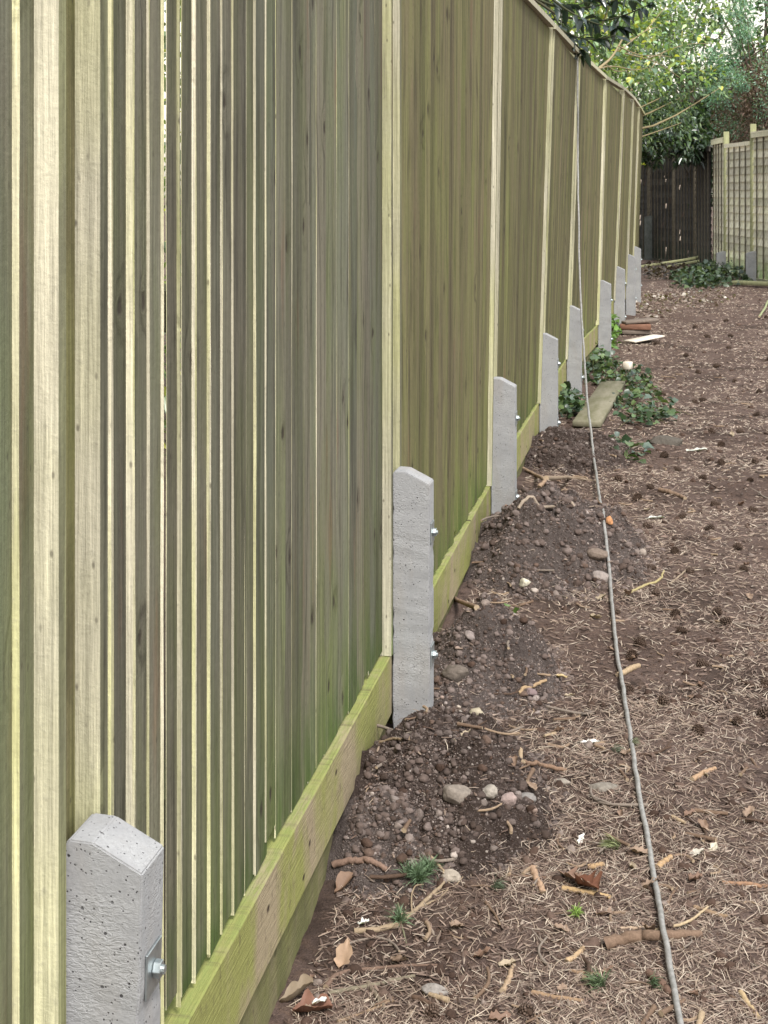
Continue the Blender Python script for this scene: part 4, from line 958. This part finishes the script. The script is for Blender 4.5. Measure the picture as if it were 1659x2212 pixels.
def tree(name, label, cat, loc, trunk_h, r0, crowns, brn=24, bcol=(.25, .19, .12), group=None, tz=None, r1=.008):
    root = empty(name, loc, label, cat, group); m = MB(); loc = np.array(loc, float)
    P = np.stack([loc[0]+np.linspace(0, 1, 9)*(tz[0]-loc[0] if tz else .1)+.04*np.sin(np.arange(9)), loc[1]+np.linspace(0, 1, 9)*(tz[1]-loc[1] if tz else .1), loc[2]+np.linspace(-.1, trunk_h, 9)], -1)
    m.tube(P, np.linspace(r0, r0*.5, 9), 10, tint=bcol); allC = []
    lm = MB()
    for cr in crowns:
        Pp, D, C = clump_points(*cr['a'], seed=cr['s'], shell=cr.get('shell', .55)); n = len(Pp)
        if 'keep' in cr: kk = cr['keep'](Pp); Pp, D = Pp[kk], D[kk]; n = len(Pp)
        leaf_batch(lm, Pp, D, rng.uniform(.7, 1.3, n)*cr['L'], cr['W'], cr['col']); allC.append(C)
    C = np.concatenate(allC); branches(m, P[-3], C[rng.permutation(len(C))], r0, brn, bcol, r1=r1)
    m.build('trunk', 'twig', parent=root, smooth=True); lm.build('crown', 'leaf', parent=root); return root
no_front = lambda P: ~((P[:, 0] > -.85+.03*(P[:, 1]-8)) & (P[:, 2] < 2.55) & (P[:, 1] < 21))
# broad crown overhanging the far half of the fence
tree('holly_tree', 'broad leaved evergreen tree with yellow green leaves overhanging the far half of the fence', 'tree', (-1.9, 21.5, 0), 2.6, .12, [
    dict(a=(10500, (-.9, 22.2, 4.15), (1.55, 1.6, 1.75), 70, .42), s=1, L=.072, W=.5, col=np.concatenate([GRN, GRN*1.5, YEL[:3]]), keep=no_front, shell=.35),
    dict(a=(3000, (-1.1, 20.2, 3.9), (1.0, 1.5, 1.2), 40, .3), s=2, L=.085, W=.55, col=np.concatenate([YEL, YEL, GRN*1.6]), keep=no_front, shell=.3),
    dict(a=(5200, (.0, 25.0, 3.3), (1.0, 1.4, 1.1), 46, .4), s=3, L=.066, W=.45, col=np.concatenate([DKG*1.6, GRN, GRN*1.3]), keep=no_front, shell=.3)],
    brn=26, bcol=(.26, .21, .12), r1=.004)
# pale bare branches leaning out over the fence
m = MB(); s0 = wpt(1290, 150, 15.2)
rt = empty('bare_branch', s0, 'pale bare branches leaning out over the fence top from behind', 'branch')
for (a_, b_, r_) in (((1290, 158, 15.2), (1348, 82, 15.6), .02), ((1330, 105, 15.5), (1420, 60, 16), .01), ((1335, 100, 15.5), (1450, 130, 16.2), .009), ((1350, 110, 15.5), (1480, 170, 16.6), .008), ((1295, 152, 15.2), (1400, 142, 16), .009),
                     ((1360, 90, 15.8), (1440, 20, 16.4), .008), ((1310, 140, 15.3), (1370, 160, 15.8), .007), ((1400, 120, 16), (1540, 90, 17), .007)):
    A_, B_ = wpt(*a_), wpt(*b_); s = np.linspace(0, 1, 10)[:, None]; P = A_+(B_-A_)*s + np.sin(s*5+a_[0])*.03*np.array([0, 0, 1]) ; m.tube(P, np.linspace(r_*.8, r_*.4, 10), 6, tint=(.27, .22, .13))
    if r_ == .02:
        Q = np.array([wpt(1290, 158, 15.2)+np.array([-.25, -.02, -.25]), A_]); Q = Q[0]+(Q[1]-Q[0])*np.linspace(0, 1, 4)[:, None]; m.tube(Q, .021, 7, tint=(.4, .31, .17)); m.tube(np.array([Q[0], Q[0]+[-.3, 0, -1.2], Q[0]+[-.4, 0, -2.6]]), [.022, .03, .04], 7, tint=(.3, .23, .14))
m.build('limb', 'twig', parent=rt, smooth=True)
lm = MB(); n = 260; Pp = np.array([wpt(rng.uniform(1320, 1560), rng.uniform(5, 190), rng.uniform(15.6, 17.5)) for _ in range(n)]); leaf_batch(lm, Pp, rng.normal(0, 1, (n, 3)), rng.uniform(.05, .09, n), .6, np.concatenate([YEL, GRN*2])); lm.build('leaves', 'leaf', parent=rt)
# near dark laurel sprays with big leaves
root = empty('laurel_tree', (-2.1, 11.2, 0), 'laurel behind the fence whose dark large leaved sprays hang over the top edge', 'tree')
m = MB(); P = np.stack([np.linspace(-2.1, -1.5, 8), np.linspace(11.2, 11.0, 8), np.linspace(-.1, 3.1, 8)], -1); m.tube(P, np.linspace(.06, .03, 8), 8, tint=(.09, .08, .05))
lm = MB()
for (a_, b_) in (((1150, -40, 10.9), (1345, 60, 10.6)), ((1180, 40, 10.8), (1330, 75, 10.5)), ((1165, 0, 11), (1300, -20, 11)), ((1200, 30, 11.2), (1400, 10, 10.4)), ((1150, -60, 11.3), (1260, 110, 11.2)), ((1180, 10, 11.6), (1390, -30, 11))):
    A_, B_ = wpt(*a_), wpt(*b_); s = np.linspace(0, 1, 12)[:, None]; Pq = A_+(B_-A_)*s - np.array([0, 0, 1])*.08*np.sin(s*3.1); m.tube(Pq, np.linspace(.010, .004, 12), 6, tint=(.05, .055, .03))
    if a_[1] != 40: m.tube(np.array([P[-1], (P[-1]+A_)/2+[0, 0, .1], A_]), [.02, .014, .01], 6, tint=(.07, .065, .04))
    n = 26; i = rng.uniform(1, 11.5, n); Pl = np.stack([np.interp(i, range(12), Pq[:, k]) for k in range(3)], -1); dd = (B_-A_)/np.linalg.norm(B_-A_)
    D = dd*.6 + rng.normal(0, .6, (n, 3)) + np.array([0, 0, -.35]); leaf_batch(lm, Pl, D, rng.uniform(.08, .135, n), .42, np.array([(.02, .035, .03), (.03, .045, .04), (.045, .06, .06), (.018, .03, .02)]), .3, .2)
n = 500; e = rng.normal(size=(n, 3)); e /= np.linalg.norm(e, axis=1)[:, None]; Pl = np.array([-1.35, 12.4, 3.35])+e*np.array([.35, 1.5, .45])*rng.uniform(.3, 1, (n, 1))
leaf_batch(lm, Pl, e+rng.normal(0, .5, (n, 3)), rng.uniform(.05, .1, n), .5, np.concatenate([GRN*1.3, DKG*2, YEL[:2]]))
m.build('trunk', 'twig', parent=root, smooth=True); lm.build('crown', 'leaf', parent=root)
# hanging long-leaved rhododendron at the far end
def rhodo(name, label, c, r, n, k, L, cols, seed, loc, cat='shrub', W=.26):
    root = empty(name, loc, label, cat); lm = MB(); g = np.random.default_rng(seed); m = MB()
    Pp, D, C = clump_points(k, c, r, k, .01, .2, seed); 
    for q in C:
        a = g.uniform(0, 6.28, n); dr = np.stack([np.cos(a), np.sin(a), g.uniform(-1.1, -.1, n)], -1); leaf_batch(lm, np.tile(q, (n, 1))+g.normal(0, .02, (n, 3)), dr, g.uniform(.7, 1.2, n)*L, W, cols, .2, .3)
    branches(m, (loc[0], loc[1], 1.2), C, .02, 10, (.09, .07, .05)); m.tube(np.array([[loc[0], loc[1], -.1], [loc[0]+.03, loc[1], .6], [loc[0], loc[1], 1.2]]), [.06, .05, .04], 8, tint=(.09, .07, .05))
    m.build('stem', 'twig', parent=root, smooth=True); lm.build('crown', 'leaf', parent=root)
c = wpt(1510, 330, 30.0); rhodo('rhododendron', 'dark shrub with long drooping leaves hanging over the dark fence panels', (c[0], c[1]+.3, c[2]+.1), (.45, .5, .45), 9, 46, .19, np.array([(.03, .05, .035), (.045, .07, .05), (.02, .035, .02)]), 5, (c[0]+.1, c[1]+5.5, 0))
c = wpt(1430, 300, 29.5); rhodo('evergreen_shrub', 'dense dark evergreen foliage over the corner above the dark panels', (c[0]-.2, c[1]+.6, c[2]+.05), (1.3, 1.0, .62), 9, 260, .13, DKG*1.2, 6, (c[0]-.3, c[1]+9.5, 0), W=.4)
# blue green cypress and its brown dead interior
def cypress(name, label, cx, cy, zc_, rx, ry, rz, seed, n=30000, k=70, blue=True):
    root = empty(name, (cx, cy, 0), label, 'tree'); g = np.random.default_rng(seed)
    Pp, D, C = clump_points(n, (cx, cy, zc_), (rx, ry, rz), k, .36, .85, seed)
    keep = Pp[:, 2] > 2.75+.35*vn(Pp[:, 0]*2, Pp[:, 1]*2, 0, 3); Pp, D = Pp[keep], D[keep]
    lm = MB(); cols = np.array([(.14, .26, .19), (.19, .33, .25), (.09, .17, .13), (.25, .40, .31)]) if blue else DKG*1.6
    leaf_batch(lm, Pp, D+np.array([0, 0, .1]), rng.uniform(.03, .065, len(Pp)), .42, cols); lm.build('crown', 'leaf', parent=root)
    m = MB(); m.tube(np.array([[cx, cy, -.1], [cx+.05, cy, 2], [cx, cy, zc_+rz*.6]]), [.16, .12, .04], 10, tint=(.12, .07, .05))
    branches(m, (cx, cy, 2.2), C[:24], .09, 24, (.08, .05, .04)); m.build('trunk', 'twig', parent=root, smooth=True)
    q = MB(); e = g.normal(size=(16000, 3)); e /= np.linalg.norm(e, axis=1)[:, None]; Pd = np.array([cx, cy, zc_-rz*.45])+e*np.array([rx*.93, ry*.93, rz*.62])*g.uniform(.55, 1, (16000, 1))
    leaf_batch(q, Pd, e+g.normal(0, .8, (16000, 3)), g.uniform(.05, .13, 16000), .22, np.array([(.15, .10, .08), (.10, .07, .055), (.20, .14, .11)])); q.build('dead_foliage', 'dry_leaf', parent=root)
c = wpt(1640, 130, 32.5); cypress('blue_cypress', 'blue green cypress with a brown bare underside beyond the right hand fence', c[0]+.45, c[1]+.6, c[2]-.2, 1.55, 1.6, 2.1, 21)
# far dense background trees (a few pixels each above the fence line)
for k, (u, v, z, r_, cols, lab) in enumerate((
        (1290, 60, 34, (2.6, 1.8, 3.4), np.concatenate([GRN*1.5, YEL, DKG*2]), 'sunlit green tree in the garden behind the holly, seen over the fence'),
        (1480, 40, 40, (3.0, 1.8, 3.4), np.concatenate([GRN*1.3, DKG*2, YEL[:2]]), 'tall leafy tree standing behind the dark corner of the path'),
        (1640, -30, 44, (3.4, 1.8, 4.6), np.concatenate([GRN, DKG*2]), 'tall dark tree farthest behind the blue cypress'),
        (1420, 330, 39.5, (2.6, 1.0, 1.9), DKG*1.3, 'dark bushy tree filling the gap above the dark fence panels'),
        (1590, 260, 41, (2.4, 1.0, 2.3), np.concatenate([DKG*1.3, np.array([(.09, .055, .04)])]), 'brown and dark green tree showing between cypress and dark panels'))):
    c = wpt(u, v, z)
    rt = tree('background_tree', lab, 'tree', (c[0], c[1], 0), max(1.2, c[2]-r_[2]*.4), .16, [dict(a=((1500, 1700, 2600, 4200, 4200)[k], tuple(c), r_, 60, .55), s=60+k, L=.17, W=.55, col=cols, shell=.25)], brn=14, bcol=(.08, .06, .045), r1=.02)
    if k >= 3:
        v_, f_ = ICO[3]; d_ = 1+.2*fbm(v_[:, 0]*2, v_[:, 1]*2, v_[:, 2]*2, 3+k, 3); b = MB(); b.add(v_*d_[:, None]*np.array(r_)*.72+c+np.array([0, .5, 0]), f_); b.build('sky_block_hull', 'dark_core', parent=rt, smooth=True, attrs=())  # solid hull added inside the crown to block sky, coloured as deep shade
# hedge in the garden behind the near fence (seen through the slits)
lm = MB(); n = 14000; P = np.stack([rng.normal(-3.2, .25, n), rng.uniform(1, 19, n), rng.uniform(0, 3.9, n)], -1); leaf_batch(lm, P, rng.normal(0, 1, (n, 3)), rng.uniform(.06, .14, n), .5, np.concatenate([GRN, YEL]))
hd = empty('garden_hedge', (-3.2, 10, 0), 'green garden hedge behind the near fence, seen through its slits', 'hedge'); lm.build('foliage', 'leaf', parent=hd)
m = MB()
for yy in np.arange(1.2, 19, .9): m.tube(np.array([[-3.25, yy, -.15], [-3.2, yy+.05, 1.2], [-3.25, yy, 2.3]]), [.03, .025, .01], 6, tint=(.1, .08, .05))
m.build('stems', 'twig', parent=hd)

# ------------------------------------------------------------------ lap panel fence on the right and round the far corner
def lap_panel(a, b, z0, z1, mat, label, seed, gaps=0, cap=True, nb=4):
    g = np.random.default_rng(seed); a, b = np.array(a, float), np.array(b, float); L = np.linalg.norm(b-a); t = (b-a)/L; n = np.array([t[1], -t[0]])
    if n @ (-(a+b)/2) < 0: n = -n        # face the camera side
    root = empty('lap_fence_panel', ((a+b)[0]/2, (a+b)[1]/2, z0), label, 'fence panel', 'lap fence panels round the far end of the path')
    T3, N3 = np.array([t[0], t[1], 0]), np.array([n[0], n[1], 0])
    at = lambda s, o, z: np.array([a[0]+t[0]*s+n[0]*o, a[1]+t[1]*s+n[1]*o, z])
    sl_ = MB(); z = z0+.04; k = 0
    while z < z1-.05:
        h = .165; ns = 46 if gaps else 16; S = np.linspace(.03, L-.03, ns); wob = .010*fbm(S*2.2+seed, S*0+k, 0, seed+k, 3) - .004
        lo = np.array([at(s, .036, z+w_) for s, w_ in zip(S, wob)]); hi = np.array([at(s, .006, min(z+h, z1-.03)) for s in S]); lo2 = np.array([at(s, .024, z+w_) for s, w_ in zip(S, wob)]); hi2 = np.array([at(s, .0, min(z+h, z1-.03)) for s in S])
        segs = [(0, ns)]
        if gaps and g.uniform() < gaps:
            c_ = (11, 30)[int(g.integers(2))]+int(g.integers(0, 3)); w2 = int(g.integers(1, 3)); segs = [(0, c_), (c_+w2, ns)]
        r = g.uniform()
        for (i0_, i1_) in segs:
            if i1_-i0_ < 2: continue
            nn = i1_-i0_
            for (A_, B_) in ((lo, hi), (hi2, lo2), (lo2, lo)):
                V = np.concatenate([A_[i0_:i1_], B_[i0_:i1_]]); ii = np.arange(nn-1); sl_.add(V, np.stack([ii, ii+1, ii+nn+1, ii+nn], -1), rnd=r)
        z += .135; k += 1
    sl_.build('slats', mat, parent=root, attrs=('rnd',))
    bm_ = 'lap_batten'
    for j in range(nb):
        s = L*(j+.75)/(nb+.5) + g.normal(0, .012)
        m = MB(); m.box(at(s, .046, (z0+z1)/2), T3*.010, N3*.009, (0, 0, (z1-z0)/2-.04)); m.build('batten', bm_, parent=root, attrs=('rnd',))
    for zz in (z0+.02, z1-.045):
        m = MB(); m.box(at(L/2, .048, zz), T3*(L/2-.01), N3*.014, (0, 0, .035 if zz > 1 else .02), rnd=g.uniform(), cut=.6); m.build('rail', mat, parent=root, attrs=('rnd',))
    if cap:
        m = MB(); m.box(at(L/2, .02, z1+.008), T3*(L/2), N3*.04, (0, 0, .014), rnd=g.uniform(), cut=.6); m.build('cap_rail', mat, parent=root, attrs=('rnd',))
def lap_post(p, z1, label, mat='post_green', w_=.05):
    m = MB(); m.box((p[0], p[1], z1/2-.1), (w_, 0, 0), (0, w_, 0), (0, 0, z1/2+.1)); o = m.build('fence_post', mat, attrs=(), label=label, cat='fence post', group='posts of the lap panel fence'); bevel_obj(o, .006, 1)
def at_(u, z): return wpt(u, YH, z)[:2]
RP = [at_(1541, 29.6), at_(1569, 28.0), at_(1627, 26.2), at_(1700, 24.4), at_(1790, 22.4)]
RL = ['sunlit lap panel nearest the dark corner, left of the first mossy post', 'broken topped lap panel between the two mossy posts', 'tallest sunlit lap panel at the right edge of the photograph', 'lap panel just out of frame on the right']
ZT = [2.48, 2.38, 2.50, 2.55]
for k in range(4):
    a, b_ = np.array(RP[k]), np.array(RP[k+1]); d = (b_-a)/np.linalg.norm(b_-a); lap_panel(a+d*.06, b_-d*.06, .02, ZT[k], 'lap', RL[k], 40+k, 0, cap=(k != 1), nb=4)
for k, (p, z, lb) in enumerate(zip(RP[1:], (2.60, 2.66, 2.75, 2.7), ('mossy green fence post left of the broken topped panel', 'mossy green fence post standing tall at the right', 'fence post just beyond the right edge', 'last fence post out of frame'))):
    lap_post(p, z, lb)
for (u, z, lb) in ((1548, 27.0, 'pale concrete spur against the first mossy post of the right hand fence'), (1612, 25.4, 'narrow concrete spur half hidden in ivy against the right hand fence')):
    q = at_(u, z); zt = (H-(516 if z > 27 else 543)*1.0/F*z + YH/F*z); spur((q[0], q[1]), 0, -.02, zt, lb, W=.16, D=.12, grp='concrete spurs of the right hand fence', mirror=True, bolts=False)
DP = [at_(1350, 36.0), at_(1403, 34.4), at_(1457, 33.0), at_(1503, 31.4), at_(1540, 29.7)]
DL = ['dark lap panel at the far end with light showing through, leftmost', 'dark lap panel with four close battens below the hanging foliage', 'dark lap panel split by bright cracks in the far corner', 'blackest lap panel, turned sideways in the corner']
for k in range(4):
    a, b_ = np.array(DP[k]), np.array(DP[k+1]); d = (b_-a)/np.linalg.norm(b_-a); lap_panel(a+d*.06, b_-d*.06, .0, 2.46-.03*k, 'lap_shaded', DL[k], 60+k, (.8, .45, .7, 0)[k], cap=True, nb=(5, 6, 6, 5)[k])
for k, (p, lb) in enumerate(zip(DP[:4], ('dark post at the left end of the dark panels', 'dark post with a concrete spur in the far corner', 'leaning dark post in the middle of the dark panels', 'dark post where the fence turns the corner'))): lap_post(p, 2.42, lb, 'lap_batten', .055)
q = at_(1392, 33.9); spur((q[0], q[1]), 0, 0, .98, 'dark shaded concrete spur in the far left corner', W=.17, D=.12, mat='shade_concrete', grp='concrete spurs at the dark far corner', bolts=False, mirror=True)
# pale brick wall of a house well behind the dark panels (bright through the cracks)
A_, B_ = at_(1335, 38.6), at_(1470, 37.6); m = MB(); t_ = np.array(B_)-np.array(A_); L_ = np.linalg.norm(t_); t_ = t_/L_
m.box(((A_[0]+B_[0])/2, (A_[1]+B_[1])/2, .9), (t_[0]*L_/2, t_[1]*L_/2, 0), (-t_[1]*.12, t_[0]*.12, 0), (0, 0, 1.0)); m.build('garden_wall', 'brick', attrs=(), label='pale brick garden wall glimpsed through the cracks of the dark panels', cat='wall')

# ------------------------------------------------------------------ ivy and weeds
IVY = np.array([(.035, .065, .032), (.05, .09, .04), (.08, .125, .055), (.03, .05, .03), (.12, .17, .07), (.11, .15, .12)])
def ivy(poly, n, label, L=.05, hgt=.09, cols=IVY, seed=0, up=.5, name='ivy_patch', cat='ivy', W=.75):
    g = np.random.default_rng(seed+90); P = []
    for (u, v, ru, rv, k) in poly:
        kk = int(n*k)
        for _ in range(kk):
            a, r = g.uniform(0, 6.28), g.uniform(0, 1)**.6; uu, vv = u+math.cos(a)*r*ru, v+math.sin(a)*r*rv
            zc = F*H/(vv-YH); p = wpt(uu, vv, zc); p[2] = float(gbase(p[0], p[1])) + hgt*g.uniform(0, 1)*(1-r*.6); P.append(p)
    P = np.array(P); m = MB(); D = g.normal(0, 1, P.shape); D[:, 2] = np.abs(D[:, 2])*up
    leaf_batch(m, P, D, g.uniform(.6, 1.3, len(P))*L, W, cols, .15, .3)
    for k in range(0, len(P), 14):
        q = P[k]; e = q + np.array([g.normal(0, .1), g.normal(0, .15), 0]); e[2] = float(gbase(e[0], e[1])); md = (q+e)/2+np.array([0, 0, .03]); m.tube(np.array([e, md, q]), .0025, 4, tint=(.12, .10, .05), cap=False)
    m.build(name, 'leaf_ground', label=label, cat=cat, kind='stuff')
ivy([(1300, 805, 38, 34, .6), (1280, 775, 42, 28, .4)], 430, 'dark glossy ivy between the fifth and sixth concrete spurs', .058, .2, seed=1)
ivy([(1375, 830, 36, 30, .4), (1385, 880, 66, 36, .4), (1400, 915, 60, 14, .2)], 360, 'ivy and weeds trailing along the right side of the mossy plank', .058, .13, seed=2)
ivy([(1225, 885, 32, 28, 1)], 170, 'low ivy tucked between the fourth and fifth concrete spurs', .07, .15, seed=3)
ivy([(1340, 985, 70, 22, .7), (1310, 960, 40, 10, .3)], 90, 'sparse ivy leaves lying on the soil beyond the low dark heap', .065, .06, seed=4, cols=np.concatenate([IVY, np.array([(.10, .14, .12)])]))
ivy([(1320, 735, 14, 24, 1)], 160, 'bright green weeds at the foot of the seventh spur', .07, .28, cols=np.array([(.13, .24, .05), (.09, .17, .04)]), seed=5)
ivy([(1235, 985, 25, 10, 1)], 70, 'small light green seedlings on the low dark heap', .03, .05, cols=np.array([(.16, .26, .06), (.12, .2, .05)]), seed=6, name='weed_patch', cat='weeds')
ivy([(1560, 600, 80, 24, .6), (1500, 612, 55, 18, .25), (1620, 590, 40, 20, .15)], 1500, 'broad dark ivy bed at the foot of the right hand fence', .10, .3, cols=np.concatenate([IVY*.7, DKG*1.3]), seed=7)
ivy([(1632, 560, 14, 14, 1)], 110, 'bright green leafy shoot climbing at the right hand fence', .12, .75, cols=np.array([(.13, .24, .05), (.10, .18, .05)]), seed=8, name='leafy_shoot', cat='shoot')
ivy([(1090, 1325, 22, 12, 1)], 12, 'little green seedling behind the pebbly heap', .055, .05, cols=np.array([(.14, .24, .06), (.2, .3, .16)]), seed=9, name='seedling', cat='seedling', up=.8, W=.3)
ivy([(1395, 660, 70, 30, .5), (1500, 640, 90, 24, .5)], 320, 'fallen leaves strewn over the far end of the path', .07, .02, cols=np.array([(.26, .21, .18), (.18, .135, .11), (.38, .34, .3), (.12, .08, .06)]), seed=10, name='fallen_leaves', cat='fallen leaves', up=.15)
ivy([(1430, 590, 60, 16, 1)], 420, 'dark dead leaves heaped in the shaded far corner', .09, .22, cols=np.array([(.05, .035, .028), (.03, .022, .02), (.08, .06, .045)]), seed=11, name='dead_leaves', cat='dead leaves', up=.4)

for o in bpy.data.objects:
    if '_loc' in o: del o['_loc']
